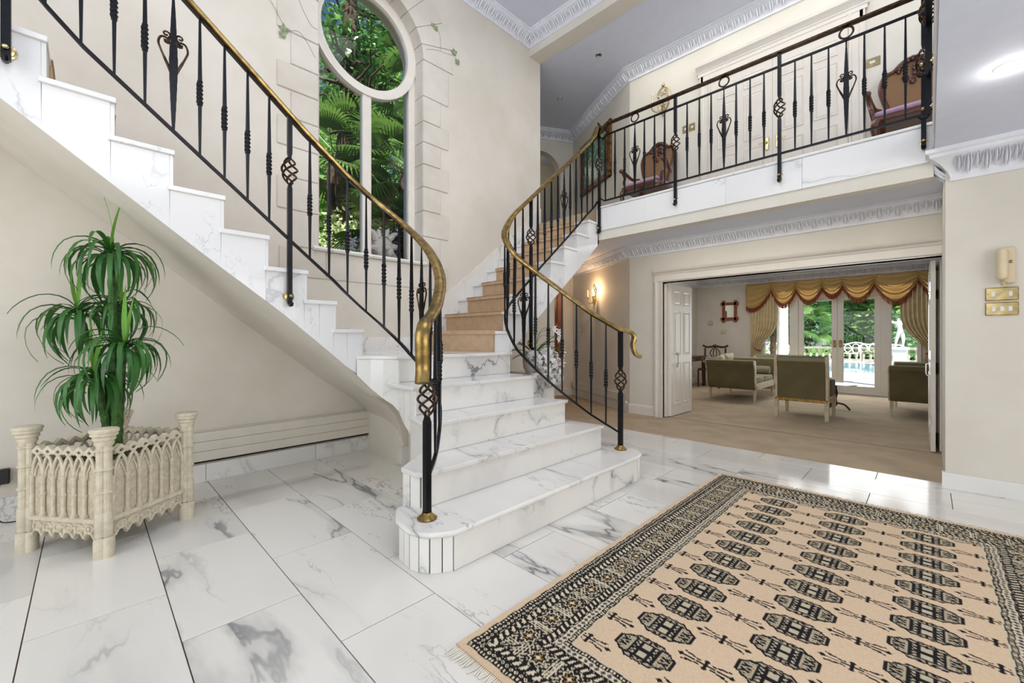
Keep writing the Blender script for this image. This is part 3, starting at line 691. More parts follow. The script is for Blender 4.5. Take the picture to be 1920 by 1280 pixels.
# ================================================================== RAILINGS
PR = catmull([(3.46, 2.02), (3.3, 2.2), (3.14, 2.45), (3.04, 2.72), (3.02, 2.98), (3.09, 3.17), (3.24, 3.26), (3.45, 3.28), (4.2, 3.28), (5.03, 3.28)])
PL = catmull([(1.36, 2.03), (1.5, 2.14), (1.68, 2.35), (1.78, 2.6), (1.81, 2.85), (1.78, 3.05), (1.68, 3.22), (1.5, 3.31), (1.3, 3.33), (.5, 3.33), (-.3, 3.33), (-.56, 3.33)])
class Plan:
    def __init__(s, P, ht, bt):
        s.P = [Vector(p) for p in P]; s.S = [0]; s.ht = ht; s.bt = bt
        for a, b in zip(s.P, s.P[1:]): s.S.append(s.S[-1] + (b - a).length)
    def at(s, d):
        for i in range(len(s.P) - 1):
            if d <= s.S[i + 1] or i == len(s.P) - 2:
                return s.P[i].lerp(s.P[i + 1], (d - s.S[i]) / (s.S[i + 1] - s.S[i]))
    def find(s, x):
        return min((abs(s.at(q / 200)[0] - x), q / 200) for q in range(int(s.S[-1] * 200)) if q / 200 > 1.45)[1]
    def top(s, d): p = s.at(d); return Vector((p.x, p.y, lerp(s.ht, d)))
    def bot(s, d): p = s.at(d); return Vector((p.x, p.y, lerp(s.bt, d)))
R_ = Plan(PR, [(0, 1.325), (.28, 1.49), (.61, 1.745), (1.03, 2.06), (1.27, 2.30), (1.59, 2.645), (2.02, 3.02), (2.65, 3.56), (3.0, 3.87), (3.14, 4.02), (3.22, 4.16), (3.27, 4.27)],
          [(0, .37), (.28, .545), (.61, .79), (1.03, 1.135), (1.27, 1.42), (1.59, 1.70), (2.02, 2.085), (2.65, 2.62), (3.0, 2.93), (3.14, 3.04), (3.22, 3.13), (3.27, 3.20)])
L_ = Plan(PL, [(0, 1.35), (.2, 1.46), (.41, 1.61), (.61, 1.78), (.81, 1.93), (1.07, 2.115), (1.29, 2.29), (1.52, 2.476), (1.72, 2.632), (1.93, 2.79), (2.57, 3.325), (3.2, 3.85), (3.43, 4.04), (3.55, 4.19), (3.7, 4.19)],
          [(0, .45), (.2, .56), (.41, .74), (.61, .87), (.81, .97), (1.07, 1.125), (1.29, 1.30), (1.52, 1.505), (1.72, 1.698), (1.93, 1.872), (2.57, 2.411), (3.1, 2.86), (3.25, 3.02), (3.35, 3.15), (3.7, 3.15)])
HP = [(-.036, -.016), (-.038, 0), (-.028, .012), (0, .018), (.028, .012), (.038, 0), (.036, -.016), (.02, -.02), (-.02, -.02)]
def sq_ring(c, w, a, z, d=None):
    d = d or w
    return [(c[0] + x * math.cos(a) * w - y * math.sin(a) * d, c[1] + x * math.sin(a) * w + y * math.cos(a) * d, z) for x, y in ((-1, -1), (1, -1), (1, 1), (-1, 1))]
def baluster_mesh(kind, L=1., tw=.45):
    """forged bar with tapered ends, length L, origin at the foot"""
    m_ = MB(); rg = []; N = 40
    for i in range(N + 1):
        u = i / N; z = u * L
        if kind == 'twist':
            w = .0075 + .0055 * min(1, 1.6 * min(u, 1 - u) + .0) ; ang = 0; q = (u - tw) / .075
            if abs(q) < 1: ang = (q + 1) * PI * 1.25; w = .0155 * (1 if abs(q) < .85 else .85)
            elif abs(q) < 1.2: w = .0165
            else: w *= 1 + .05 * math.sin(i * 2.3)
        else:
            w = .006 + .016 * max(0, 1 - abs(u - .46) / .46) ** .8; ang = 0; w *= 1 + .04 * math.sin(i * 2.3)
        rg.append(sq_ring((0, 0), w, ang + .0, z, w * (.45 if kind != 'twist' else 1)))
    # denser twist
    if kind == 'twist':
        rg = []
        us = [0, .1, .2, .3, tw - .09, tw - .085] + [tw - .075 + .15 * j / 22 for j in range(23)] + [tw + .085, tw + .09, .7, .8, .9, 1]
        for u in us:
            q = (u - tw) / .075; w = .006 + .005 * min(1, 2 * min(u, 1 - u)); ang = 0
            if abs(q) <= 1.001: ang = (q + 1) * PI * 1.25; w = .0135
            elif abs(q) < 1.15: w = .014
            rg.append(sq_ring((0, 0), w, ang, u * L))
    m_.loft(rg, True, True)
    return m_
BM = {}
def bmesh_data(kind):
    if kind not in BM:
        mb_ = baluster_mesh(kind); me = bpy.data.meshes.new('baluster'); me.from_pydata(mb_.v, [], mb_.f); finish(me, M['iron'], None, True, 30); BM[kind] = me
    return BM[kind]
def part_at(name, me, parent, loc, rotz=0, scale=(1, 1, 1)):
    o = bpy.data.objects.new(name, me); C.objects.link(o); o.parent = parent
    o.location = Vector(loc) - ORG[parent.name]; o.rotation_euler = (0, 0, rotz); o.scale = scale; ORG[o.name] = Vector(loc); return o
def heart_mesh():
    m_ = MB()
    for s in (-1, 1):
        pts = [(0.004 * s, 0, -.13), (.03 * s, 0, -.06), (.062 * s, 0, .02), (.072 * s, 0, .06), (.06 * s, 0, .095), (.035 * s, 0, .1), (.018 * s, 0, .082)]
        P = catmull(pts, 5)
        for k in range(14):
            a = k / 13 * 2 * PI * 1.1; rr = .02 * (1 - k / 16)
            P.append((.026 * s + -rr * math.cos(a) * s * -1 - .0 * s, 0.004, .082 - rr * math.sin(a) * .9))
        m_.tube(P, [.0085] * 8 + [.0065] * (len(P) - 8), 5)
        c = (.034 * s, .126)
        P = [(c[0] - .022 * s * math.cos(a) * (1 - k / 22), -.004, c[1] + .022 * math.sin(a) * (1 - k / 22)) for k, a in [(k, -1.3 + k * .42) for k in range(18)]]
        m_.tube([(0.01 * s, 0, .085), (.008 * s, -.002, .105)] + P, .0058, 5)
    return m_
def heart_data():
    if 'heart' not in BM:
        mb_ = heart_mesh(); me = bpy.data.meshes.new('heart_scroll'); me.from_pydata(mb_.v, [], mb_.f); finish(me, M['copper'], None, True, 40); BM['heart'] = me
    return BM['heart']
def basket_data():
    if 'basket' not in BM:
        m_ = MB()
        for k in range(4):
            P = []
            for i in range(25):
                u = i / 24; a = k * PI / 2 + u * 2 * PI * .8; r = .010 + .042 * math.sin(PI * u) ** .8
                P.append((r * math.cos(a), r * math.sin(a), (u - .5) * .19))
            m_.tube(P, .0075, 6)
        me = bpy.data.meshes.new('basket'); me.from_pydata(m_.v, [], m_.f); finish(me, M['copper'], None, True, 50); BM['basket'] = me
    return BM['basket']
def post(par, x, y, z0, z1, zb, w=.021, foot='rosette', fdir=(0, -1), rot=0):
    """square newel with a twisted basket; foot is a brass rosette on the marble edge or a brass collar on the step"""
    n = obj('newel_post', MB().loft([sq_ring((x, y), w, rot, z) for z in (z0, zb - .13)] + [sq_ring((x, y), w * .6, rot, zb - .095)], True, True)
            .loft([sq_ring((x, y), w * .6, rot, zb + .095)] + [sq_ring((x, y), w, rot, z) for z in (zb + .13, z1)], True, True), M['iron'], par)
    part_at('basket', basket_data(), n, (x, y, zb))
    if foot == 'collar':
        obj('foot_collar', MB().lathe([(.001, 0), (.055, 0), (.057, .008), (.045, .016), (.04, .022), (.03, .03), (.028, .04), (.001, .04)], (x, y, z0), 20), M['brass'], n)
    elif foot == 'rosette':
        fx, fy = fdir; ax = 'x' if fx else 'y'; s = fx or fy
        rs = MB()
        c = (x - fx * .028, y - fy * .028, z0 + .055)
        pr_ = [(.001, 0), (.038, 0), (.038, .004), (.03, .007), (.028, .012), (.018, .014), (.014, .03), (.001, .03)]
        rs.lathe([(r, -h * -s) for r, h in pr_], c, 18, ax)
        rs.ball((x + fx * .028, y + fy * .028, z0 + .055), .012, 8, 6)
        obj('rosette', rs, M['brass_light'], n)
        obj('post_foot', MB().tube([(x, y, z0 + .005), (x + fx * .012, y + fy * .012, z0 - .012), (x + fx * .035, y + fy * .035, z0 - .012), (x + fx * .045, y + fy * .045, z0 + .005)], .014, 6), M['iron'], n)
    return n
def rail_set(pl, rail, posts, hearts, s0, s1):
    """posts: [(s, z0, foot)], balusters fill between"""
    N = 90
    ss = [s0 + (s1 - s0) * i / N for i in range(N + 1)]
    # keep the spacing of balusters between posts and hearts
    for (a, n), b in zip(posts, [p[0] for p in posts[1:]]):
        for k in range(1, n):
            s = a + (b - a) * k / n; lo = pl.bot(s); hi = pl.top(s) - Vector((0, 0, .02)); t = pl.at(s + .01) - pl.at(s - .01) if .01 < s < pl.S[-1] - .01 else Vector((1, 0))
            ang = math.atan2(t.y, t.x)
            isH = any(abs(s - h) < .05 for h in hearts)
            o = part_at('baluster', bmesh_data('spear' if isH else 'twist'), rail, lo, ang, (1, 1, hi.z - lo.z))
            if isH:
                h = part_at('heart_scroll', heart_data(), rail, lo + Vector((0, 0, (hi.z - lo.z) * .52)), ang)
def swp(name, path, prof, mat, par): return obj(name, MB().sweep(path, prof, True, True), mat, par, ang=45)
BAR = [(-.011, -.009), (.011, -.009), (.011, .009), (-.011, .009)]
# right flight railing
rr = thing('stair_railing', 'black iron railing of the right flight with a brass handrail curling at its foot', 'railing', (3.46, 2.02, .22), group=None)
top = [R_.top(s / 30) for s in range(0, 98)]
e = top[0]; d = (e - top[2]).normalized()
curl = catmull([tuple(e + Vector((.13, -.135, -.25))), tuple(e + Vector((.095, -.1, -.22))), tuple(e + Vector((.075, -.085, -.14))), tuple(e + Vector((.085, -.095, -.07))), tuple(e + Vector((.06, -.07, -.02))), tuple(e)], 5)[:-1]
swp('handrail', [Vector(p) for p in curl] + top, HP, M['brass'], rr)
swp('under_rail', [p - Vector((0, 0, .024)) for p in top], [(-.018, -.006), (.018, -.006), (.018, .006), (-.018, .006)], M['iron'], rr)
swp('bottom_rail', [R_.bot(s / 30) for s in range(0, 98)], BAR, M['iron'], rr)
post(rr, 3.46, 2.02, .22, 1.31, .86, .018, 'collar')
sp = R_.find(3.617)
post(rr, 3.617, 3.275, 1.13, R_.top(sp).z - .02, 2.42, .015, 'rosette')
post(rr, 5.02, 3.262, 2.72, 4.22, 3.67, .016, 'rosette', (-1, 0))
rail_set(R_, rr, [(0, 7), (.94, 7), (sp, 11), (3.24, 1)], [.94, sp + (3.24 - sp) * 5 / 11], 0, 3.26)
# the heart bar at s=.94 stands between the two runs
def single(pl, rail, s, heart=False):
    lo = pl.bot(s); hi = pl.top(s); t = pl.at(s + .01) - pl.at(s - .01); a = math.atan2(t.y, t.x)
    part_at('baluster', bmesh_data('spear' if heart else 'twist'), rail, lo, a, (1, 1, hi.z - lo.z - .02))
    if heart: part_at('heart_scroll', heart_data(), rail, lo + Vector((0, 0, (hi.z - lo.z) * .52)), a)
single(R_, rr, .94, True)
# left flight railing
lr = thing('stair_railing', 'black iron railing of the left flight with a thick brass handrail ending above its newel', 'railing', (1.36, 2.03, .22))
top = [L_.top(s / 30) for s in range(0, 110)]
e = top[0]
curl = catmull([tuple(e + Vector((-.115, -.125, -.34))), tuple(e + Vector((-.095, -.1, -.27))), tuple(e + Vector((-.10, -.105, -.18))), tuple(e + Vector((-.10, -.105, -.08))), tuple(e + Vector((-.06, -.065, -.02))), tuple(e)], 5)[:-1]
swp('handrail', [Vector(p) for p in curl] + top, HP, M['brass'], lr)
swp('under_rail', [p - Vector((0, 0, .024)) for p in top], [(-.018, -.006), (.018, -.006), (.018, .006), (-.018, .006)], M['iron'], lr)
swp('bottom_rail', [L_.bot(s / 30) for s in range(0, 110)], BAR, M['iron'], lr)
post(lr, 1.36, 2.03, .22, 1.34, .90, .018, 'collar')
sp = L_.find(1.04); sq = L_.find(-.293)
post(lr, 1.04, 3.325, 1.50, L_.top(sp).z - .02, 2.47, .015, 'rosette')
post(lr, -.293, 3.325, 2.66, 4.1, 3.65, .017, 'rosette')
rail_set(L_, lr, [(0, 6), (.9, 8), (sp, 10), (sq, 1)], [sp + (sq - sp) * .5], 0, 3.6)
single(L_, lr, .9, True)
# balcony railing
bx = 5.02
br_ = thing('balcony_railing', 'long black iron railing along the marble balcony edge with ring ornaments', 'railing', (bx, 1.6, 3.15))
BY = [3.163, 3.013, 2.868, 2.721, 2.587, 2.45, 2.318, 2.183, 2.041, 1.899, 1.767, 1.63, 1.503, 1.365, 1.233, 1.092, .957, .82, .684, .55, .419, .279, .143]
swp('handrail', [(bx, 3.19, 4.12), (bx, 3.12, 4.19), (bx, .0, 4.19)], [(-.03, -.012), (-.032, .006), (0, .016), (.032, .006), (.03, -.012)], M['copper'], br_)
obj('handrail_bracket', MB().sweep([(bx, 3.27, 4.24), (bx, 3.23, 4.17), (bx, 3.17, 4.12)], [(-.03, -.012), (.03, -.012), (.03, .012), (-.03, .012)]), M['copper'], br_)
swp('middle_rail', [(bx, 3.27, 4.06), (bx, 3.2, 4.00), (bx, 3.13, 4.04), (bx, .0, 4.05)], BAR, M['iron'], br_)
swp('bottom_rail', [(bx, 3.25, 3.19), (bx, 3.18, 3.14), (bx, .0, 3.15)], BAR, M['iron'], br_)
for i, y in enumerate(BY):
    if i in (7, 15): post(br_, bx - .0, y, 2.87, 4.18, 3.62, .016, 'rosette', (-1, 0)); continue
    h = i in (3, 11, 19)
    part_at('baluster', bmesh_data('spear' if h else 'twist'), br_, (bx, y, 3.15), PI / 2, (1, 1, .9))
    if h:
        part_at('heart_scroll', heart_data(), br_, (bx, y, 3.6), PI / 2)
        obj('ring', MB().tube([(bx, y + .052 * math.cos(a), 4.12 + .052 * math.sin(a)) for a in [2 * PI * k / 24 for k in range(24)]], .009, 6, True), M['copper'], br_)
post(br_, bx, .03, 2.87, 4.19, 3.62, .016, 'rosette', (-1, 0))
gr = thing('gallery_railing', 'black iron gallery railing turning the corner at the right, seen edge on', 'railing', (4.4, .0, 3.15))
swp('handrail', [(5.0, .0, 4.19), (3.2, .0, 4.19)], [(-.03, -.012), (-.032, .006), (0, .016), (.032, .006), (.03, -.012)], M['copper'], gr)
swp('middle_rail', [(5.0, .0, 4.05), (3.2, .0, 4.05)], BAR, M['iron'], gr)
swp('bottom_rail', [(5.0, .0, 3.15), (3.2, .0, 3.15)], BAR, M['iron'], gr)
for k in range(1, 13):
    if k in (5, 10): post(gr, 5.0 - .14 * k, .0, 2.87, 4.18, 3.62, .016, 'rosette', (0, 1))
    else: part_at('baluster', bmesh_data('twist'), gr, (5.0 - .14 * k, 0, 3.15), 0, (1, 1, .9))

# ================================================================== PLANTER
S_ = .525; th = math.atan2(.317, .419)
pl_ = thing('planter', 'square gothic carved stone planter with pointed arches and four corner columns', 'planter', (.116, 3.718, 0), th, local=True)
hs = S_ / 2
for sx, sy in ((-1, -1), (1, -1), (1, 1), (-1, 1)):
    cx_, cy_ = sx * hs, sy * hs; m_ = MB()
    for dx, dy in ((-1, 0), (1, 0), (0, -1), (0, 1)):
        m_.lathe([(.02, .0), (.02, .66)], (cx_ + dx * .02, cy_ + dy * .02, .03), 10)
        m_.lathe([(.001, 0), (.031, 0), (.031, .10), (.027, .115), (.001, .115)], (cx_ + dx * .021, cy_ + dy * .021, 0), 12)
        m_.lathe([(.001, .0), (.024, .0), (.026, .005), (.026, .13), (.022, .14), (.001, .14)], (cx_ + dx * .02, cy_ + dy * .02, .12), 10)
        for z in (.37, .50, .61): m_.lathe([(.02, -.008), (.027, -.004), (.027, .004), (.02, .008)], (cx_ + dx * .02, cy_ + dy * .02, z), 10)
    m_.lathe([(.04, .0), (.045, .01), (.043, .025), (.052, .035), (.05, .05), (.062, .06), (.06, .072), (.066, .078), (.066, .09), (.06, .096), (.001, .1)], (cx_, cy_, .635), 20)
    obj('corner_column', m_, M['planter'], pl_)
def arch_pts(xa, xb, z0, h, n=6):
    """one flank of a pointed arch rising from (xa,z0) to the apex at xb"""
    return [(xa + (xb - xa) * (1 - math.cos(PI / 2 * i / n)), z0 + h * math.sin(PI / 2 * i / n)) for i in range(n + 1)]
for k in range(4):
    rot = Matrix.Rotation(k * PI / 2, 4, 'Z')
    def mbk(): q = MB(); q.m = rot; return q
    y = -hs; xa, xb = -hs + .05, hs - .05; NB = 6; st_ = (xb - xa) / NB
    top_ = []
    for i in range(NB + 1):
        top_.append((xa + st_ * i, .56 if i in (0, NB) else .572))
        if i < NB: top_.append((xa + st_ * (i + .5), .60))
    poly = [(xa - .03, .2), (xb + .03, .2)] + [(xb + .03, .55)] + top_[::-1] + [(xa - .03, .55)]
    obj('panel', mbk().prism([(xa - .03, .2), (xb + .03, .2), (xb + .03, .53), (xa - .03, .53)], y + .002, y + .022), M['planter_panel'], pl_, smooth=False)
    tr = mbk()
    # zigzag crest with diamond holes: two polylines and cross pieces
    for i in range(NB):
        x0_, x1_ = xa + st_ * i, xa + st_ * (i + 1); xm = (x0_ + x1_) / 2
        for a_, b_ in (((x0_, .583), (xm, .612)), ((xm, .612), (x1_, .583))):
            dz = .012
            tr.prism([(a_[0], a_[1] - dz), (b_[0], b_[1] - dz), (b_[0], b_[1] + dz), (a_[0], a_[1] + dz)], y - .012, y + .022)
    cols = [xa + st_ * i for i in range(NB + 1)]
    for i in range(-1, NB):
        a_, c_ = cols[i] if i >= 0 else cols[0] - st_, (cols[i + 2] if i + 2 <= NB else cols[NB] + st_); apex = (a_ + c_) / 2
        for s_, e_ in ((a_, apex), (c_, apex)):
            P = [(x, y - .008, z) for x, z in arch_pts(s_, e_, .45, .135) if xa - .02 < x < xb + .02]
            if len(P) > 2: tr.tube(P, .0085, 6)
    for i in range(NB):
        xm = cols[i] + st_ / 2
        for s_ in (-1, 1):
            P = [(xm + s_ * x, y - .003, z) for x, z in [(st_ * .36, .44), (st_ * .3, .475), (st_ * .12, .5), (0, .52)]]
            tr.tube(P, .005, 5)
    obj('tracery', tr, M['planter'], pl_)
    for i in range(NB + 1):
        if i in (0, NB): continue
        obj('colonette', mbk().lathe([(.001, 0), (.018, 0), (.018, .012), (.013, .02), (.0105, .03), (.0105, .12), (.014, .125), (.014, .132), (.0105, .137), (.0105, .215), (.015, .225), (.017, .24), (.001, .24)], (cols[i], y - .008, .212), 10), M['planter'], pl_)
    for xx in (xa - .008, xb + .008): obj('colonette', mbk().lathe([(.001, 0), (.016, 0), (.010, .02), (.010, .22), (.015, .24), (.001, .24)], (xx, y - .006, .212), 8), M['planter'], pl_)
    obj('base_rail', mbk().prism([(xa - .03, .188), (xb + .03, .188), (xb + .03, .212), (xa - .03, .212)], y - .022, y + .025), M['planter'], pl_, bev=.004)
    sc2 = []
    for i in range(6):
        x0_ = xb - (xb - xa) * i / 6; w_ = (xb - xa) / 6
        sc2 += [(x0_, .085), (x0_ - w_ * .12, .105), (x0_ - w_ * .3, .122), (x0_ - w_ * .5, .128), (x0_ - w_ * .7, .122), (x0_ - w_ * .88, .105)]
    poly = [(xa, .188), (xb, .188)] + sc2 + [(xa, .085)]
    vl = obj('valance', mbk().prism(poly, y - .008, y + .012), M['planter'], pl_, smooth=False)
    q = mbk(); w_ = (xb - xa) / 6
    for i in range(6):
        xm = xa + w_ * (i + .5)
        q.tube([(xm + .026 * math.cos(a), y - .011, .152 + .024 * math.sin(a)) for a in [2 * PI * t / 12 for t in range(12)]], .0065, 5, True)
        q.lathe([(.011, -.006), (.011, .004)], (xm + w_ / 2 if i < 5 else xm, y - .012, .158), 4, 'y')
        q.tube([(xm - w_ * .5, y - .011, .098), (xm - w_ * .3, y - .013, .124), (xm, y - .013, .14), (xm + w_ * .3, y - .013, .124), (xm + w_ * .5, y - .011, .098)], .006, 5)
    obj('valance_carving', q, M['planter'], vl)
obj('soil', MB().box((-hs + .02, -hs + .02, .3), (hs - .02, hs - .02, .5)), M['earth'], pl_)

# ================================================================== YUCCA
RV = Vector((.704, -.7102, 0)); FV = Vector((.7102, .704, 0))
yu = thing('yucca_plant', 'tall green yucca plant with drooping leaf crowns standing in the stone planter', 'plant', (.12, 3.70, .5))
heads = [(-.02, 0, 1.78, 52, .95), (-.265, .03, 1.40, 46, .95), (.10, -.04, 1.20, 46, .9), (-.07, -.06, 1.00, 46, .9), (-.04, .09, 1.46, 34, .85)]
rng = random.Random(3)
def leaf_data(i, young=False):
    key = ('leaf', i, young)
    if key in BM: return BM[key]
    r = random.Random(i * 7 + young); n = 9; L = .43 + .05 * (i % 3); P = []; el = (1.0 if young else 1.15) - .28 * i; bend = (.05 if young else .33 + .04 * (i % 3))
    x = z = 0; a = el + (.3 if young else 0)
    for k in range(n + 1):
        P.append((x, z)); x += math.cos(a) * L / n; z += math.sin(a) * L / n; a -= bend * (1.0 if k < 5 else .55)
    m_ = MB()
    for k, (px, pz) in enumerate(P):
        u = k / n; w = .0145 * (0.55 + 1.6 * u if u < .3 else (1.03 * (1 - ((u - .3) / .7) ** 2.2)) + .0)
        m_.v += [Vector((px, -w, pz + .006)), Vector((px, 0, pz)), Vector((px, w, pz + .006))]
    for k in range(n):
        for j in (0, 1): m_.f.append([3 * k + j, 3 * k + j + 1, 3 * k + 4 + j, 3 * k + 3 + j]); m_.mi.append(0)
    me = bpy.data.meshes.new('leaf'); me.from_pydata(m_.v, [], m_.f); finish(me, M['leaf_young'] if young else M['leaf_plant'], None, True, 80); BM[key] = me; return me
for hi_, (dr, df, z, n, s) in enumerate(heads):
    hp = Vector((.12, 3.70, 0)) + RV * dr + FV * df; hp.z = z
    b0 = Vector((.12, 3.70, .5)) + RV * dr * .18 + FV * df * .3
    mid = b0.lerp(hp, .5) - RV * dr * .22
    stem = obj('trunk', MB().tube(catmull([tuple(b0), tuple(mid), tuple(hp)], 14), [.021 + .0035 * (i % 2) for i in range(29)], 9), M['stem'], yu)
    for k in range(n):
        a = 2 * PI * k * .618 + rng.uniform(-.2, .2); t = k / n
        up = k >= n - 4
        i = int(t * 0) + rng.choice((1, 2, 3, 4)) if not up else 0
        if up and k == n - 1: i = 0
        o = part_at('leaf', leaf_data(i, up and k >= n - 2), yu, hp + Vector((0, 0, rng.uniform(-.05, .02) + (.03 if up else 0))), a)
        o.scale = (s * rng.uniform(.82, 1.03),) * 3
        if up: o.rotation_euler = (rng.uniform(-.2, .2), -(.35 if k >= n - 2 else .0), a)

# ================================================================== RUG
def rug():
    xa, xb, ya, yb = 1.05, 4.09, -.56, 1.36; h = .0042
    nx, ny = int((xb - xa) / h), int((yb - ya) / h)
    X, Y = np.meshgrid(np.linspace(xa, xb, nx + 1), np.linspace(ya, yb, ny + 1))
    cx_, cy_ = 2.568, .40; hx, hy = 1.518, .96
    r_ = np.random.RandomState(5); nz = r_.rand(*X.shape)
    tan = np.array(lin('D9C0A2')[:3]); dk = np.array(lin('1E1A1E')[:3]); cr = np.array(lin('DDD0B4')[:3]); gy = np.array(lin('6A6668')[:3]); mus = np.array(lin('A8854A')[:3])
    lowf = .5 + .5 * np.sin(X * 2.1 + 1.3 * np.sin(Y * 3)) * np.cos(Y * 2.7 + X)
    col = np.ones(X.shape + (3,)) * tan; col *= (1.0 + .06 * lowf + .03 * nz)[..., None]
    ex = hx - np.abs(X - cx_); ey = hy - np.abs(Y - cy_)
    d = np.minimum(ex, ey); along = np.where(ex < ey, Y - cy_, X - cx_)
    def setc(mask, c): col[mask] = c
    # border bands measured from the edge inward
    wob = d + .0025 * np.sin(along * 55) + .001 * np.sin(along * 170)
    def band(a, b): return (wob >= a) & (wob < b)
    def line(a, w=.006): setc(band(a, a + w), dk)
    # bands: (start, kind)
    setc(band(.03, .335), cr * .92)
    for a in (.03, .048, .075, .082, .118, .232, .265, .272, .305, .322): line(a)
    def diamond(a, b, per, fill, inv=False):
        c = (a + b) / 2; hw = (b - a) / 2; u = (along / per) % 1 - .5; v = (wob - c) / hw
        m_ = band(a, b); dd = np.abs(u) * 2 + np.abs(v)
        setc(m_, dk if inv else cr); setc(m_ & (dd < .85), fill if not inv else cr); setc(m_ & (dd < .4), dk)
    def bars(a, b, per, duty, tilt=0):
        u = ((along + tilt * (wob - a)) / per) % 1; m_ = band(a, b); setc(m_, dk); setc(m_ & (u < duty), cr)
    bars(.036, .048, .016, .5); diamond(.054, .075, .024, gy, True); bars(.088, .118, .034, .42, .5)
    u = ((along) / .034) % 1 - .71; m_ = band(.092, .114) & (np.abs(u) < .12) & (np.abs(wob - .103) < .004); setc(m_, cr)
    bars(.238, .265, .03, .42, .5); diamond(.278, .305, .026, gy); bars(.311, .322, .014, .5)
    # main band: dense filigree with octagon stars
    m_ = band(.124, .232); u = ((along) / .15) % 1 - .5; v = (wob - .178) / .15
    fil = (np.sin(along * 260) * np.sin(wob * 300) + .6 * np.sin(along * 150 + np.sin(wob * 120) * 2)) > .15
    setc(m_, dk); setc(m_ & fil & (nz > .12), cr * .8)
    rr_ = np.sqrt(u ** 2 + v ** 2); an = np.arctan2(v, u); star = rr_ * (1 + .16 * np.cos(an * 8))
    setc(m_ & (star < .27), dk); setc(m_ & (star < .235), cr); setc(m_ & (star < .19), dk); setc(m_ & (star < .13) & (np.cos(an * 4) > 0), mus); setc(m_ & (star < .06), cr)
    setc(m_ & (np.abs(np.abs(u) - .42) < .018), cr); setc(m_ & (np.abs(np.abs(u) - .5) < .012), cr)
    # field
    fld = wob >= .335
    gx0, gsx = 1.55, .1906
    kx = np.round((X - gx0) / gsx); fx = (X - gx0) - kx * gsx; inrow = (kx >= 0) & (kx <= 11)
    for gy0 in (.80, .405, .005):
        u = (Y - gy0) / .118; v = fx / .074
        au, av = np.abs(u), np.abs(v); st = np.floor(au * 5) / 5
        oc = np.maximum(np.maximum(au, av), (au + av) * .72) + .03 * np.cos(au * 22) * (av > .5)
        m0 = fld & inrow
        setc(m0 & (oc < 1.0), dk); setc(m0 & (oc < .88), cr * .68)
        wv = np.sin(au * 17 + 2.2 * np.sin(av * 9)) * np.cos(av * 13 - au * 5)
        setc(m0 & (oc < .86) & (wv > .18), dk); setc(m0 & (oc < .86) & (wv < -.82), mus)
        setc(m0 & (oc < .86) & (au < .035), dk)
        ring_ = np.abs(np.maximum(au * 1.5, av) - .62) < .06; setc(m0 & ring_, dk)
        core = (np.maximum(au * 1.9, av * 1.15) < .62); setc(m0 & core, cr * .8); setc(m0 & core & ((np.abs(au - .2) < .05) | (av < .13) | ((np.abs(av - .32) < .07) & (au > .16))), dk)
        setc(m0 & (oc < .86) & (au > .55) & (np.abs(av - (1 - au) * .6) < .07), dk)
    # minor motifs between the rows
    kx2 = np.round((X - gx0 - gsx / 2) / gsx); fx2 = (X - gx0 - gsx / 2) - kx2 * gsx; in2 = (kx2 >= -1) & (kx2 <= 11)
    for my in (.60, .205, 1.0, -.195):
        u = np.abs(Y - my); v = np.abs(fx2); m0 = fld & in2
        p = (v < .0045) & (u < .035); p |= (np.abs(v - .022) < .004) & (u < .012); p |= (u < .006) & (v < .03)
        p |= (np.abs(v - .012 - .25 * np.abs(u - .03)) < .0035) & (u < .085) & (u > .018)
        p |= ((np.abs(u - .092) / .016 + v / .011) < 1); p |= (np.abs(v - .019) < .004) & (np.abs(u - .062) < .012)
        p |= (v < .003) & (u > .04) & (u < .08)
        setc(m0 & p, dk)
    col *= (.93 + .12 * nz)[..., None]
    z = .011 + .0008 * (nz - .5)
    V = np.stack([X, Y, z], -1).reshape(-1, 3)
    i = np.arange((nx + 1) * (ny + 1)).reshape(ny + 1, nx + 1)
    F_ = np.stack([i[:-1, :-1], i[:-1, 1:], i[1:, 1:], i[1:, :-1]], -1).reshape(-1, 4)
    me = bpy.data.meshes.new('rug'); me.vertices.add(len(V)); me.vertices.foreach_set('co', V.ravel() - np.tile([2.57, .4, 0], len(V)))
    me.loops.add(F_.size); me.loops.foreach_set('vertex_index', F_.ravel()); me.polygons.add(len(F_))
    me.polygons.foreach_set('loop_start', np.arange(0, F_.size, 4)); me.polygons.foreach_set('loop_total', np.full(len(F_), 4)); me.update()
    at = me.color_attributes.new('pattern', 'FLOAT_COLOR', 'POINT'); at.data.foreach_set('color', np.concatenate([col.reshape(-1, 3), np.ones((len(V), 1))], 1).ravel())
    t = NT('rug_wool'); a_ = t.n('ShaderNodeAttribute', attribute_name='pattern'); t.col(a_.outputs[0]); t.p(Roughness=.95, Specular_IOR_Level=.2)
    t.bump(t.noise(t.pos(), 500, 2), .5, .003); me.materials.append(t.mat)
    rg = thing('patterned_rug', 'beige wool rug with dark oval medallions and patterned borders on the marble floor', 'rug', (2.57, .4, 0))
    o = bpy.data.objects.new('pile', me); C.objects.link(o); o.parent = rg; o.location = (0, 0, 0)
    obj('backing', MB().box((xa, ya, 0), (xb, yb, .0095)), M['tan'], rg, smooth=False)
    fr = MB(); q = random.Random(2)
    for xe, s in ((xa, -1), (xb, 1)):
        y = ya
        while y < yb:
            y += .0085; dx = s * q.uniform(.035, .06); dy = q.uniform(-.012, .012)
            fr.tube([(xe - s * .004, y, .008), (xe + dx * .5, y + dy * .3, .006), (xe + dx, y + dy, .003)], .0022, 3, caps=False)
    f_ = obj('fringe', fr, M['white_fringe'], rg, fixn=False); f_['kind'] = 'stuff'
rug()

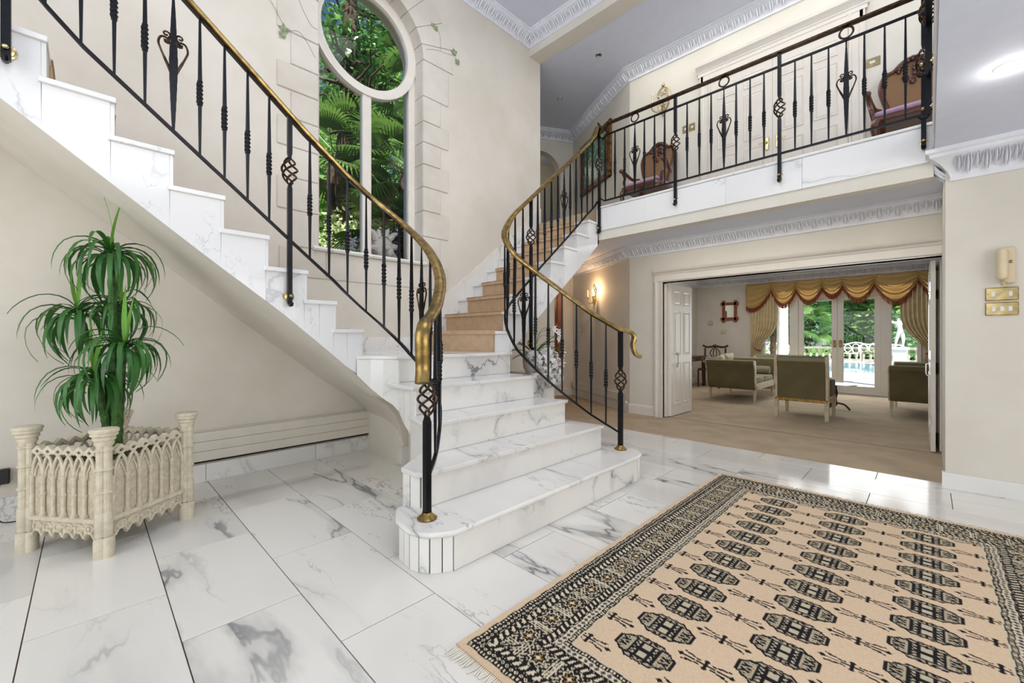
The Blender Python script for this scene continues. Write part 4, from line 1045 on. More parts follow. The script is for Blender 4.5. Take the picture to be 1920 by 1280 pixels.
# ================================================================== HALL FITTINGS
M['shadow_gap'] = M['dark']
rd = thing('skirting_radiator', 'long low cream panel radiator on the wall under the left flight', 'radiator', (1.2, 4.45, .18))
for i in range(3): obj('panel', MB().cbox((.12, 4.425, .19 + i * .0835), (2.42, 4.45, .19 + (i + 1) * .0835 - .002), .003), M['white_rad'], rd)
obj('grille', MB().cbox((.12, 4.425, .441), (2.42, 4.475, .447), .002), M['white_rad'], rd)
obj('gap_shade', MB().box((.14, 4.45, .17), (2.40, 4.478, .43)), M['dark'], rd)  # dark box painting the shade in the gap behind and under the panels
vv = thing('radiator_valve', 'small chrome radiator valve low on the wall behind the planter', 'valve', (-.24, 4.44, .2))
obj('valve_body', MB().lathe([(.001, 0), (.016, 0), (.018, .02), (.014, .05), (.001, .05)], (-.27, 4.44, .2), 10, 'x').ball((-.29, 4.44, .2), .02, 10, 6), M['chrome'], vv)
obj('pipe', MB().tube([(-.24, 4.44, .2), (-.12, 4.44, .2), (.12, 4.44, .2)], .007, 8), M['chrome'], vv)
sk = thing('power_adapter', 'black power adapter plugged in low on the wall at the left edge', 'adapter', (-.42, 4.46, .3))
obj('housing', MB().cbox((-.46, 4.43, .26), (-.375, 4.478, .36), .005), M['black'], sk)
obj('cable', MB().tube(catmull([(-.42, 4.45, .26), (-.43, 4.43, .12), (-.41, 4.40, .02), (-.3, 4.38, .008), (-.2, 4.33, .006), (-.12, 4.36, .006)], 8), .004, 6), M['black'], sk)
# entry phone on the right wall
ph = thing('entry_phone', 'cream wall mounted entry phone with its handset on the hook', 'phone', (5.06, -.42, 1.65))
obj('base', MB().cbox((5.02, -.475, 1.675), (5.06, -.40, 1.955), .006), M['plastic'], ph)
obj('handset', MB().lathe([(.001, 0), (.022, .004), (.03, .02), (.031, .05), (.031, .20), (.027, .23), (.014, .245), (.001, .247)], (4.995, -.405, 1.70), 14), M['plastic'], ph, ang=60)
obj('button_slot', MB().box((5.015, -.458, 1.83), (5.021, -.442, 1.836)).box((5.015, -.458, 1.842), (5.021, -.442, 1.848)), M['black'], ph)
obj('coiled_cord', MB().tube([(4.99 + .012 * math.cos(a), -.425 + .0006 * a + .012 * math.sin(a), 1.70 - .05 * math.sin(a / 34 * PI)) for a in [k * .7 for k in range(48)]], .004, 5), M['plastic'], ph)
def switch_plate(lab, zc, nb):
    sw = thing('light_switch', lab, 'light switch', (5.06, -.41, zc), group=None)
    obj('plate', MB().cbox((5.052, -.495, zc - .052), (5.061, -.322, zc + .052), .004), M['brass_light'], sw)
    obj('rim', MB().tube([(5.051, -.49, zc - .047), (5.051, -.327, zc - .047), (5.051, -.327, zc + .047), (5.051, -.49, zc + .047)], .004, 4, True), M['brass'], sw)
    for k in range(nb):
        y = -.365 - .0435 * k if nb == 3 else (-.362, -.452)[k]
        obj('rocker', MB().cbox((5.046, y - .011, zc - .02), (5.053, y + .011, zc + .02), .003), M['white_plastic'], sw)
    for y in (-.336, -.482): obj('screw', MB().lathe([(.001, -.003), (.004, -.003), (.004, .001), (.001, .001)], (5.052, y, zc), 8, 'x'), M['brass'], sw)
switch_plate('polished brass switch plate with two rockers directly under the entry phone', 1.595, 2)
switch_plate('polished brass switch plate with three rockers, the lower one under the entry phone', 1.478, 3)
# recessed lights
def downlight(x, y, z, lab, lit=False, r=.045):
    d_ = thing('downlight', lab, 'ceiling light', (x, y, z))
    obj('bezel', MB().lathe([(r * .75, -.001), (r * .8, -.006), (r * 1.1, -.004), (r * 1.15, 0)], (x, y, z), 20, caps=False), M['chrome'] if not lit else M['white_plastic'], d_, fixn=False)
    obj('lamp', MB().lathe([(.001, -.002), (r * .76, -.002), (r * .76, -.0005), (.001, -.0005)], (x, y, z), 16), M['lamp_disc'] if lit else M['mirror'], d_)
    if lit: light('downlight_beam', 'POINT', (x, y, z - .06), (0, 0, 0), 1.5, (1, .95, .88), .04)
downlight(3.703, -.332, 2.8, 'lit recessed downlight in the low ceiling at the right', True, .06)
downlight(5.66, 3.69, 5.7, 'small recessed downlight in the gallery ceiling, nearer the beam')
downlight(6.19, 4.88, 5.7, 'small recessed downlight in the gallery ceiling, near the arch')

# wall sconces
def sconce(name_lab, base, n, lit, s=1.):
    """base: point on the wall, n: outward normal (unit)"""
    n = Vector(n); d = Vector((-n.y, n.x, 0)); b = Vector(base)
    t = thing('wall_sconce', name_lab, 'wall lamp', base)
    def q(a, o, z): return tuple(b + d * a * s + n * o * s + Vector((0, 0, z * s)))
    bk = MB()
    for k in range(20):
        pass
    path = [(.0, -.17), (.05, -.1), (.07, -.02), (.05, .05), (.085, .1), (.06, .17), (.02, .2), (0, .25)]
    for sg in (-1, 1): bk.tube(catmull([q(a * sg, .012, z) for a, z in path], 5), .008 * s, 5)
    bk.tube([q(0, .012, -.21), q(0, .02, -.16), q(0, .02, -.05)], [.006 * s, .018 * s, .02 * s], 6)
    for sg in (-1, 1):
        bk.tube([q(sg * (.03 + .022 * math.cos(a)), .015, .12 + .03 * math.sin(a)) for a in [k * .5 for k in range(12)]], .006 * s, 5)
        bk.tube([q(sg * (.025 + .02 * math.cos(a)), .015, -.02 + .03 * math.sin(a)) for a in [k * .5 for k in range(12)]], .005 * s, 5)
    bk.ball(q(0, .015, .22), .022 * s, 8, 6)
    obj('back_plate', bk, M['brass_light'], t)
    for sg in (-1, 1):
        arm = obj('arm', MB().tube(catmull([q(0, .02, -.1), q(.06 * sg, .08, -.15), q(.12 * sg, .1, -.1), q(.12 * sg, .1, -.04)], 6), .007 * s, 6)
            .lathe([(.001, 0), (.03 * s, .004 * s), (.032 * s, .01 * s), (.012 * s, .014 * s), (.014 * s, .03 * s), (.001, .03 * s)], q(.12 * sg, .1, -.04), 12), M['brass_light'], t)
        obj('candle', MB().lathe([(.001, 0), (.011 * s, 0), (.011 * s, .085 * s), (.001, .085 * s)], q(.12 * sg, .1, -.012), 10), M['candle'], arm)
        on = lit and sg == lit
        obj('bulb', MB().lathe([(.001, 0), (.009 * s, .005 * s), (.014 * s, .022 * s), (.009 * s, .045 * s), (.002 * s, .068 * s)], q(.12 * sg, .1, .072), 10), M['bulb'] if on else M['candle'], arm)
        if on: light('sconce_glow', 'POINT', q(.12 * sg, .13, .1), (0, 0, 0), 11, (1, .62, .32), .02)
pn = Vector((-AU.y * 1, AU.x, 0)).normalized() * 1
def W_(s, z, off=0): v = AC + AU * s + pn * off; return (v.x, v.y, z)
sconce('lit gilt candle sconce glowing on the angled wall of the lower passage', W_(1.26, 2.06), pn, 1, .95)
sconce('unlit gilt candle sconce on the gallery wall left of the double doors', (UX, 2.95, 4.95), (-1, 0, 0), 0, 1.15)
v_ = C2 + AW * 1.05 + AU * 1.6
sconce('dim gilt wall sconce seen inside the upstairs arch', (v_.x, v_.y, 4.1), -AU, 0, 1.3)
light('corridor_fill', 'POINT', tuple(C2 + AW * .9 + AU * .9 + Vector((0, 0, 5.3))), (0, 0, 0), 4, (1, .9, .75), .1)  # added fill for the dark corridor; its sconce is unlit
# switches
def brass_switch(lab, p, n, two=False, w=.04, h=.06):
    n = Vector(n); d = Vector((-n.y, n.x, 0)); p = Vector(p); t = thing('light_switch', lab, 'light switch', p)
    for k in ((0,) if not two else (-1, 1)):
        c = p + d * (k * (w + .004)); f = MB(); f.m = Matrix.Translation(c) @ Matrix((( d.x, n.x, 0, 0), (d.y, n.y, 0, 0), (0, 0, 1, 0), (0, 0, 0, 1)))
        f.cbox((-w, 0, -h), (w, .008, h), .003); o = obj('plate', f, M['brass_light'], t)
        g = MB(); g.m = f.m; g.cbox((-w * .35, .006, -h * .3), (w * .35, .013, h * .3), .002); obj('rocker', g, M['white_plastic'], o)
brass_switch('pair of brass switch plates on the gallery wall left of the double doors', (UX, 2.56, 4.40), (-1, 0, 0), True, .045, .055)
brass_switch('single brass switch plate on the gallery wall right of the double doors', (UX, .46, 4.42), (-1, 0, 0), False, .07, .05)
brass_switch('small brass switch plate on the angled wall below the lit sconce', W_(1.9, 1.41), pn, False, .04, .05)
# passage radiator
pr = thing('skirting_radiator', 'low white radiator along the angled wall of the passage', 'radiator', W_(1.2, .2))
f = MB(); f.m = Matrix.Translation(AC) @ Matrix(((AU.x, pn.x, 0, 0), (AU.y, pn.y, 0, 0), (0, 0, 1, 0), (0, 0, 0, 1)))
f.cbox((.16, .02, .17), (2.24, .05, .30), .004); obj('panel', f, M['white_rad'], pr)
f2_ = MB(); f2_.m = f.m; f2_.cbox((.16, .0, .295), (2.24, .06, .302), .002).box((.2, .0, .16), (2.2, .02, .28)); obj('top_grille', f2_, M['white_rad'], pr)
pv = thing('radiator_valve', 'white radiator valve at the corner beside the passage radiator', 'valve', W_(.08, .17))
g = MB(); g.m = f.m; g.lathe([(.001, 0), (.02, 0), (.022, .03), (.015, .05), (.001, .05)], (.04, .035, .17), 10, 'x').tube([(.09, .035, .17), (.16, .035, .17)], .008, 6); obj('valve_body', g, M['white_plastic'], pv)
pv = thing('radiator_valve', 'brass radiator valve at the far end of the passage radiator', 'valve', W_(2.26, .17))
g = MB(); g.m = f.m; g.lathe([(.001, 0), (.012, 0), (.014, .05), (.001, .05)], (2.262, .035, .15), 10).tube([(2.24, .035, .2), (2.27, .035, .2)], .01, 6); obj('valve_body', g, M['brass'], pv)
# framed wooden panel in the passage end
v_ = MB(); v_.m = Matrix.Translation(C2 + AW * .42 - AU * .035) @ Matrix(((AW.x, -AU.x, 0, 0), (AW.y, -AU.y, 0, 0), (0, 0, 1, 0), (0, 0, 0, 1)))
wm = thing('wall_mirror', 'tall orange wooden mirror frame glimpsed behind the white flowers', 'mirror', tuple(C2 + AW * .7 + Vector((0, 0, 1.5))))
v_.cbox((-.12, 0, .75), (-.02, .04, 2.4), .006).cbox((.6, 0, .75), (.7, .04, 2.4), .006).cbox((-.12, 0, .75), (.7, .04, .85), .006).cbox((-.12, 0, 2.3), (.7, .04, 2.4), .006).cbox((-.12, .0, 1.52), (.7, .04, 1.57), .006)
obj('frame', v_, M['orange_wood'], wm)
g = MB(); g.m = v_.m; g.box((-.02, .01, .85), (.6, .02, 2.3)); obj('glass', g, M['walnut'], wm)

# upstairs painting on the angled wall
pt = thing('oil_painting', 'oil painting of a green garden in a carved gilt wood frame on the angled wall', 'painting', W_(1.2, 4.68))
f = MB(); f.m = Matrix.Translation(AC) @ Matrix(((AU.x, pn.x, 0, 0), (AU.y, pn.y, 0, 0), (0, 0, 1, 0), (0, 0, 0, 1)))
s0, s1, z0, z1 = .58, 1.86, 4.17, 5.21; fw = .125
for (a, b, c, d) in ((s0, s0 + fw, z0, z1), (s1 - fw, s1, z0, z1), (s0, s1, z0, z0 + fw), (s0, s1, z1 - fw, z1)):
    f.cbox((a, .0, c), (b, .045, d), .012)
f.cbox((s0 + fw, .0, z0 + fw), (s0 + fw + .02, .055, z1 - fw), .004); f.cbox((s1 - fw - .02, .0, z0 + fw), (s1 - fw, .055, z1 - fw), .004)
fr_ = obj('frame', f, M['gilt'], pt, bev=.006)
g = MB(); g.m = f.m
g.prism([(s0 + fw, z0 + fw), (s1 - fw, z0 + fw), (s1 - fw, z1 - fw), (s0 + fw, z1 - fw)], .01, .02); obj('canvas', g, M['painting'], pt, smooth=False)
for cs in (s0, s1):
    for cz in (z0, z1): gg = MB(); gg.m = f.m; gg.ball((cs + (.05 if cs == s0 else -.05), .04, cz + (.05 if cz == z0 else -.05)), .045, 8, 6, (1, .5, 1)); obj('corner_ornament', gg, M['gilt'], fr_)

# ================================================================== DOORS
def door_leaf(name_, par_or_lab, w, h, mat4, handle_side=1, handles=True, cols=2, rows=((.62, .235), (.33, .3), (.06, .24)), th=.04):
    """panelled leaf in local x (width) z (height), front face at y=-th/2; mat4 places it in the world"""
    d = struct(name_, (lambda q: q.cbox((0, -th / 2, 0), (w, th / 2, h), .003))(_m(mat4)), M['white'], par_or_lab, smooth=False)
    pw = (w - .1 * (cols + 1)) / cols
    bands = [(.09, .40), (.46, .80), (.845, .95)]
    for c in range(cols):
        x0 = .1 + c * (pw + .1)
        for a, b in bands:
            for s in (-1, 1):
                y = s * th / 2; q = _m(mat4)
                def rect(i, yy): return [(x0 + i, yy, h * a + i), (x0 + pw - i, yy, h * a + i), (x0 + pw - i, yy, h * b - i), (x0 + i, yy, h * b - i)]
                q.loft([rect(0, y + s * .001), rect(.006, y + s * .008), rect(.018, y + s * .002), rect(.02, y + s * .0015), rect(.045, y + s * .008), rect(.046, y + s * .008)], True, True)
                obj('door_panel', q, M['white'], d, ang=20)
    return d
def _m(mat): q = MB(); q.m = mat; return q
# living room folding doors
LMl = Matrix.Translation((6.475, 2.905, .01)) @ Matrix.Rotation(math.radians(-1.5), 4, 'Z')
d1 = door_leaf('door_1', 'white six panelled door leaf folded open into the living room', .77, 2.09, LMl)
for z in (.98, .80):
    q = _m(LMl); q.lathe([(.001, -.006), (.018, -.006), (.018, .004), (.001, .004)], (.1, -.026, z), 10, 'y').tube([(.1, -.03, z), (.1, -.06, z)], .007, 6).ball((.1, -.065, z), .015, 8, 6)
    obj('door_handle', q, M['chrome'], d1)
q = _m(LMl); q.tube([(.19, -.03, 1.0), (.19, -.045, .98), (.19, -.045, .78), (.19, -.03, .76)], .006, 6); obj('latch_chain', q, M['chrome'], d1)
LMf = Matrix.Translation((6.39, 2.942, .01))
door_leaf('door_2', 'white door leaf folded flat behind the open one', .77, 2.09, LMf)
LMr = Matrix.Translation((6.475, -.035, .01)) @ Matrix.Rotation(math.radians(1.0), 4, 'Z')
d3 = door_leaf('door_3', 'white door leaf seen edge on at the right side of the wide opening', .77, 2.09, LMr)
q = _m(LMr); q.tube([(.3, .03, .95), (.3, .05, .93), (.3, .05, .82), (.3, .03, .8)], .006, 6).tube([(.1, .03, .95), (.1, .055, .95), (.1, .055, .85)], .006, 6); obj('door_handle', q, M['chrome'], d3)
LMs = Matrix.Translation((6.52, -.105, .01)) @ Matrix.Rotation(math.radians(4), 4, 'Z')
d4 = door_leaf('door_4', 'second white door leaf folded behind the right one', .77, 2.09, LMs)
q = _m(LMr)
for z in (.3, 1.0, 1.75): q.box((-.012, .018, z), (.004, .03, z + .1))
obj('hinge', q, M['chrome'], d3)
# double doors upstairs
ds = MB()
sp_ = [(0, 0), (0, -.025), (.02, -.04), (.05, -.04), (.06, -.028), (.12, -.028), (.13, -.045), (.15, -.045), (.15, 0)]
for sg, yy in ((-1, 2.39), (1, .52)):
    ds.prism([(UX + o_, yy + sg * a) for a, o_ in sp_], 3.07, 5.06, 'xy')
ds.box((UX - .04, .52, 4.93), (UX, 2.39, 5.06)); ds.box((UX - .045, .5, 5.06), (UX, 2.41, 5.11))
ds.sweep([(UX, 2.43, 5.11), (UX, .48, 5.11)], [(0, 0), (.05, 0), (.055, .02), (.075, .05), (.1, .08), (.105, .12), (0, .12)], level=True)
struct('trim_10', ds, M['white'], 'white moulded surround and cornice of the upstairs double doors', smooth=False)
for k in (0, 1):
    mt = Matrix.Translation((UX - .015, 2.24 if k == 0 else 1.456, 3.075)) @ Matrix.Rotation(-PI / 2, 4, 'Z')
    dd = door_leaf('door_%d' % (5 + k), ('left' if k == 0 else 'right') + ' leaf of the white panelled double doors upstairs', .782, 1.855, mt, th=.03)
    x = .782 - .06 if k == 0 else .06; q = _m(mt); z = .74
    q.cbox((x - .022, -.026, z - .085), (x + .022, -.015, z + .085), .006); hp = obj('handle_plate', q, M['brass_light'], dd)
    q = _m(mt); q.tube([(x, -.02, z + .02), (x, -.055, z + .02), (x + (-.09 if k == 0 else .09), -.055, z + .015)], .008, 6); obj('door_handle', q, M['brass_light'], dd)

# ================================================================== GALLERY CHAIRS
def gallery_chair(lab, x, y):
    t = thing('carved_armchair', lab, 'chair', (x, y, 3.07), 0, 'carved armchairs on the gallery', local=True)
    m_ = MB().cbox((-.30, -.29, .36), (.24, .29, .42), .01); obj('seat_frame', m_, M['walnut'], t, bev=.008)
    obj('seat', MB().cbox((-.285, -.275, .42), (.22, .275, .475), .02), M['lilac'], t, bev=.012)
    for sy in (-1, 1):
        obj('leg', MB().tube(catmull([(-.27, .25 * sy, .38), (-.31, .27 * sy, .28), (-.27, .25 * sy, .12), (-.30, .27 * sy, .0)], 5), [.04, .042, .044, .042, .038, .034, .03, .027, .024, .022, .021, .021, .022, .024, .027, .03], 8), M['walnut'], t)
        obj('leg', MB().tube([(.2, .24 * sy, .38), (.24, .24 * sy, .2), (.28, .25 * sy, 0)], [.03, .025, .022], 8), M['walnut'], t)
        obj('arm', MB().tube(catmull([(.2, .26 * sy, .66), (.05, .30 * sy, .64), (-.12, .33 * sy, .70), (-.2, .33 * sy, .72), (-.24, .33 * sy, .69)], 6), .024, 8).tube(catmull([(-.2, .33 * sy, .70), (-.14, .32 * sy, .62), (-.2, .30 * sy, .52), (-.18, .28 * sy, .42)], 5), .022, 8).ball((-.235, .33 * sy, .70), .032, 8, 6), M['walnut'], t)
    # shaped back
    out = [(.20, .45), (.19, .62), (.235, .8), (.26, .95), (.225, 1.07), (.15, 1.10), (.08, 1.17), (0, 1.20)]
    side = catmull(out, 5); full = side + [(-a, b) for a, b in side[::-1][1:]]
    def bk(yy, z): return (.22 + (z - .45) * .16, yy, z)
    obj('back_frame', MB().tube([bk(a, b) for a, b in full], .026, 8).tube([bk(-.2, .52), bk(.2, .52)], .025, 8), M['walnut'], t)
    n = len(side); m_ = MB()
    m_.loft([[bk(a * .96, b) for a, b in side], [bk(-a * .96, b) for a, b in side]], False); obj('cane_panel', m_, M['cane'], t, solid=.008, smooth=False)
    m_ = MB(); r_ = random.Random(4)
    for k in range(11):
        a = PI * k / 10; m_.ball((bk(0, 1.12)[0] - .02, .11 * math.cos(a), 1.08 + .10 * math.sin(a)), .03, 7, 5, (.8, .8, 1))
    for k in range(8): m_.ball((bk(0, 1.0)[0] - .02, r_.uniform(-.08, .08), 1.10 - .018 * k), .035 - .002 * k, 7, 5, (.7, 1, 1))
    m_.ball((bk(0, .9)[0] - .02, 0, .93), .03, 7, 5, (.7, 1, 1.4))
    obj('crest_carving', m_, M['mahogany'], t)
gallery_chair('carved walnut armchair with cane back between the left sconce and the switches', 5.92, 2.98)
gallery_chair('carved walnut armchair with cane back and lilac seat at the right end of the gallery', 5.92, .12)

# ================================================================== FLOWERS UNDER THE RIGHT FLIGHT
pe = tag(obj('marble_plinth', MB().cbox((3.72, 3.34, 0), (4.12, 3.72, .8), .004).cbox((3.70, 3.32, .8), (4.14, 3.74, .83), .004), M['marble_bold']), 'veined marble plinth holding white flowers beside the steps', 'plinth')
va = tag(obj('flower_pot', MB().lathe([(.001, 0), (.09, 0), (.12, .05), (.13, .14), (.12, .2), (.13, .21), (.11, .21), (.001, .19)], (3.9, 3.5, .83), 20), M['stone']), 'round stone pot on the marble plinth', 'pot')
fl = thing('flower_arrangement', 'arrangement of white flowers and lily leaves in the stone pot', 'flowers', (3.9, 3.5, 1.02))
r_ = random.Random(8)
def blossom_cluster(c, R, n, s, mat):
    m_ = MB()
    for k in range(n):
        v = Vector((r_.gauss(0, 1), r_.gauss(0, 1), r_.gauss(0, 1))).normalized() * R * r_.uniform(.75, 1.05); p = Vector(c) + v
        a = v.cross(Vector((.3, .1, 1))).normalized(); b = v.cross(a).normalized(); nn = v.normalized()
        for j in range(5):
            t_ = 2 * PI * j / 5; d_ = a * math.cos(t_) + b * math.sin(t_); e_ = a * -math.sin(t_) + b * math.cos(t_)
            m_.add([p, p + d_ * s * .6 + e_ * s * .35 + nn * s * .1, p + d_ * s + nn * s * .15, p + d_ * s * .6 - e_ * s * .35 + nn * s * .1], [(0, 1, 2, 3)])
    return obj('blossom', m_, mat, fl, fixn=False, smooth=False)
for dx, dy, dz, R in ((-.05, -.16, -.06, .1), (.08, -.2, -.1, .11), (0, -.2, -.2, .1), (.16, -.16, -.03, .1), (-.12, -.1, .0, .08), (.18, -.2, -.2, .1), (.06, -.18, .04, .09), (.26, -.14, -.1, .09), (.1, -.2, -.3, .08), (.24, -.2, -.28, .07)):
    blossom_cluster((3.9 + dx, 3.5 + dy, 1.02 + dz), R, 60, .036, M['petal'])
def lily_leaf(base, az, el, L, w):
    P = []; x = z = 0; a = el
    for k in range(9): P.append((x, z)); x += math.cos(a) * L / 8; z += math.sin(a) * L / 8; a -= .12
    m_ = MB(); ca, sa = math.cos(az), math.sin(az)
    for k, (px, pz) in enumerate(P):
        ww = w * math.sin(PI * (.08 + .92 * k / 8)) + .002
        for s in (-1, 0, 1): m_.v.append(Vector((base[0] + px * ca - s * ww * sa, base[1] + px * sa + s * ww * ca, base[2] + pz + (abs(s)) * .01)))
    for k in range(8):
        for j in (0, 1): m_.f.append([3 * k + j, 3 * k + j + 1, 3 * k + 4 + j, 3 * k + 3 + j]); m_.mi.append(0)
    return obj('leaf', m_, M['leaf_plant'], fl, fixn=False, ang=80)
for az, el, L in ((-.6, .7, .36), (-1.1, .5, .32), (2.3, .6, .34), (2.7, .3, .3), (1.9, .9, .36), (-.2, .9, .4), (-.9, 1.1, .42), (3.3, .5, .28), (-.4, .3, .3), (2.6, 1.0, .36)):
    lily_leaf((3.9, 3.48, 1.02), az, el, L, .03)
for (dx, dy, dz) in ((.33, -.15, .22), (.36, -.18, .05), (.3, -.22, -.08), (.26, -.2, .3), (.2, -.18, .34)):
    fl_ = MB(); c = Vector((3.9 + dx, 3.5 + dy, 1.02 + dz))
    fl_.tube(catmull([(3.9, 3.49, 1.0), (3.98, 3.44, 1.02 + dz * .6 + .12), tuple(c)], 5), .003, 4); obj('stalk', fl_, M['stem'], fl)
    m_ = MB()
    for j in range(6):
        a = 2 * PI * j / 6; d_ = Vector((math.cos(a) * .7, math.cos(a) * -.3, math.sin(a))); e_ = Vector((-math.sin(a) * .7, math.sin(a) * .3, math.cos(a)))
        m_.add([c, c + d_ * .03 + e_ * .014 - Vector((.01, .01, 0)), c + d_ * .065 - Vector((.0, .02, .01)), c + d_ * .03 - e_ * .014 - Vector((.01, .01, 0))], [(0, 1, 2, 3)])
    obj('blossom', m_, M['petal'], fl, fixn=False, smooth=False)

# ================================================================== LIVING ROOM
def daybed(lab, x, y, flip, grp='daybeds facing each other'):
    """local: x along its length (near end at 0), y across; back at +y"""
    t = thing('daybed', lab, 'sofa', (x, y, 0), 0, grp, local=True)
    t.scale = (1, flip, 1) if False else (1, 1, 1)
    f = flip; L, Wd = 1.5, .9
    def yb(v): return v * f
    # scroll ends
    prof = [(.09, .24), (.03, .30), (.0, .42), (.0, .55), (-.02, .66), (-.075, .74), (-.07, .80), (-.01, .815), (.05, .79), (.07, .7), (.075, .5), (.10, .34), (.14, .24)]
    for k, (xo, s) in enumerate(((0, 1), (L, -1))):
        pts = [(xo + s * a, z) for a, z in prof]
        for nm, y0, y1, mt in (('end_panel', .02, Wd - .02, M['olive']), ('end_trim', 0, .02, M['cream_wood']), ('end_trim', Wd - .02, Wd, M['cream_wood'])):
            obj(nm, MB().prism(pts, yb(y0), yb(y1), 'xz'), mt, t, bev=.006)
        obj('roll', MB().lathe([(.001, .02), (.062, .02), (.062, Wd - .02), (.001, Wd - .02)], (xo + s * -.005, 0 if f > 0 else -Wd, .755), 16, 'y'), M['olive_light'], t)
        obj('bolster', MB().lathe([(.001, .06), (.07, .065), (.085, .08), (.085, Wd - .12), (.07, Wd - .105), (.001, Wd - .1)], (xo + s * .18, 0 if f > 0 else -Wd + .04, .56), 16, 'y'), M['olive_light'], t)
    obj('seat_rail', MB().cbox((.08, min(yb(0), yb(.03)), .24), (L - .08, max(yb(0), yb(.03)), .36), .004).cbox((.08, min(yb(Wd - .03), yb(Wd)), .24), (L - .08, max(yb(Wd - .03), yb(Wd)), .36), .004), M['cream_wood'], t)
    for k in (0, 1): obj('seat_cushion', MB().cbox((.1 + k * (L / 2 - .1), min(yb(.02), yb(Wd - .04)), .33), (L / 2 + k * (L / 2 - .1), max(yb(.02), yb(Wd - .04)), .47), .03), M['olive_light'], t, bev=.02)
    ys = [yb(Wd - .05), yb(Wd + .03)]
    obj('backrest', MB().cbox((.05, min(ys), .3), (L - .05, max(ys), .84), .02), M['olive_light'], t, bev=.02)
    for xx in (.12, L - .12):
        for yy in (.04, Wd - .04):
            obj('leg', MB().loft([sq_ring((xx, yb(yy)), .026, 0, .26), sq_ring((xx, yb(yy)), .024, 0, .2), sq_ring((xx, yb(yy)), .015, 0, 0)], True, True), M['cream_wood'], t)
    return t
daybed('olive scroll ended daybed at the left with pale pillows along its back', 8.93, 2.34, 1)
daybed('olive scroll ended daybed at the right edge of the wide opening', 8.95, .46, -1)
def pillow(lab, c, w, h, ang, tilt, grp=None):
    m_ = MB(); m_.m = Matrix.Translation(c) @ Matrix.Rotation(ang, 4, 'Z') @ Matrix.Rotation(tilt, 4, 'X')
    n = 10
    for s in (-1, 1):
        m_.grid(lambda u, v: ((u - .5) * w * (1 - .08 * math.sin(PI * v)), s * .075 * (max(0, (1 - (2 * u - 1) ** 4) * (1 - (2 * v - 1) ** 4))) ** .6, (v - .5) * h * (1 - .08 * math.sin(PI * u))), n, n)
    return tag(obj('pillow', m_, M['cushion'], None, ang=80), lab, 'pillow', grp)
pillow('pale square pillow on the left daybed, nearer its scrolled end', (9.28, 3.1, .70), .44, .42, .15, .2)
pillow('pale square pillow on the left daybed, beside the nearer pillow', (9.72, 3.1, .71), .44, .44, -.1, .2)
# armchair in the middle, seen from behind
ar = thing('armchair', 'olive armchair seen from behind with cream legs and a gilt carved rail', 'armchair', (8.1, 1.4, 0))
def acb(a, b, z0, z1, m_, x): return m_
back = [(7.74, .30), (7.735, .55), (7.72, .78), (7.68, .90), (7.69, .955), (7.75, .97), (7.80, .93), (7.83, .8), (7.86, .5), (7.87, .30)]
obj('backrest', MB().prism(back, 1.09, 1.71, 'xz'), M['olive'], ar, bev=.01)
obj('top_roll', MB().lathe([(.001, 0), (.05, .005), (.058, .02), (.058, .64), (.05, .655), (.001, .66)], (7.735, 1.07, .912), 14, 'y'), M['olive_light'], ar)
for y in (1.055, 1.71):
    obj('side_frame', MB().prism([(a - .006, z) for a, z in back], y, y + .035, 'xz'), M['cream_wood'], ar, bev=.004)
    obj('arm', MB().tube(catmull([(7.8, y + .017, .64), (8.05, y + .017, .62), (8.25, y + .017, .6), (8.33, y + .017, .57)], 5), .024, 8).tube([(8.3, y + .017, .58), (8.26, y + .017, .45), (8.32, y + .017, .3)], .022, 8), M['cream_wood'], ar)
    obj('arm_pad', MB().cbox((7.9, y - .01, .35), (8.3, y + .045, .6), .01), M['olive'], ar, bev=.01)
obj('carved_rail', MB().cbox((7.72, 1.06, .265), (7.76, 1.74, .315), .008), M['gold_paint'], ar)
obj('seat', MB().cbox((7.8, 1.09, .30), (8.45, 1.71, .48), .03), M['olive_light'], ar, bev=.02)
obj('seat_rail', MB().cbox((8.40, 1.06, .26), (8.46, 1.74, .34), .006).cbox((7.75, 1.06, .26), (8.44, 1.09, .34), .004).cbox((7.75, 1.71, .26), (8.44, 1.74, .34), .004), M['gold_paint'], ar)
for x, y in ((7.745, 1.075), (7.745, 1.725), (8.42, 1.08), (8.42, 1.72)):
    lg = obj('leg', MB().loft([sq_ring((x, y), .028, 0, .30), sq_ring((x, y), .026, 0, .22), sq_ring((x, y), .018 if x > 8 else .024, 0, 0)], True, True), M['cream_wood'], ar)
    obj('rosette', MB().lathe([(.001, -.03), (.018, -.028), (.02, 0), (.001, 0)], (x - .005 if x < 8 else x, y, .29), 10, 'x'), M['gold_paint'], lg)
# sofa before the window
so = thing('sofa', 'olive sofa with a cream frame standing before the garden doors at the left', 'sofa', (11.2, 2.55, 0))
obj('backrest', MB().prism([(11.45, .3), (11.5, .7), (11.47, .84), (11.40, .86), (11.36, .8), (11.33, .3)], 1.95, 3.0, 'xz'), M['olive_light'], so, bev=.015)
obj('seat', MB().cbox((10.85, 1.98, .28), (11.4, 2.97, .46), .03), M['olive_light'], so, bev=.02)
for y in (1.93, 2.99): obj('arm', MB().tube(catmull([(11.4, y, .8), (11.15, y, .68), (10.9, y, .64), (10.84, y, .58), (10.88, y, .3)], 5), .03, 8), M['cream_wood'], so)
for x in (10.88, 11.45):
    for y in (1.97, 2.97): obj('leg', MB().loft([sq_ring((x, y), .025, 0, .3), sq_ring((x, y), .016, 0, 0)], True, True), M['cream_wood'], so)
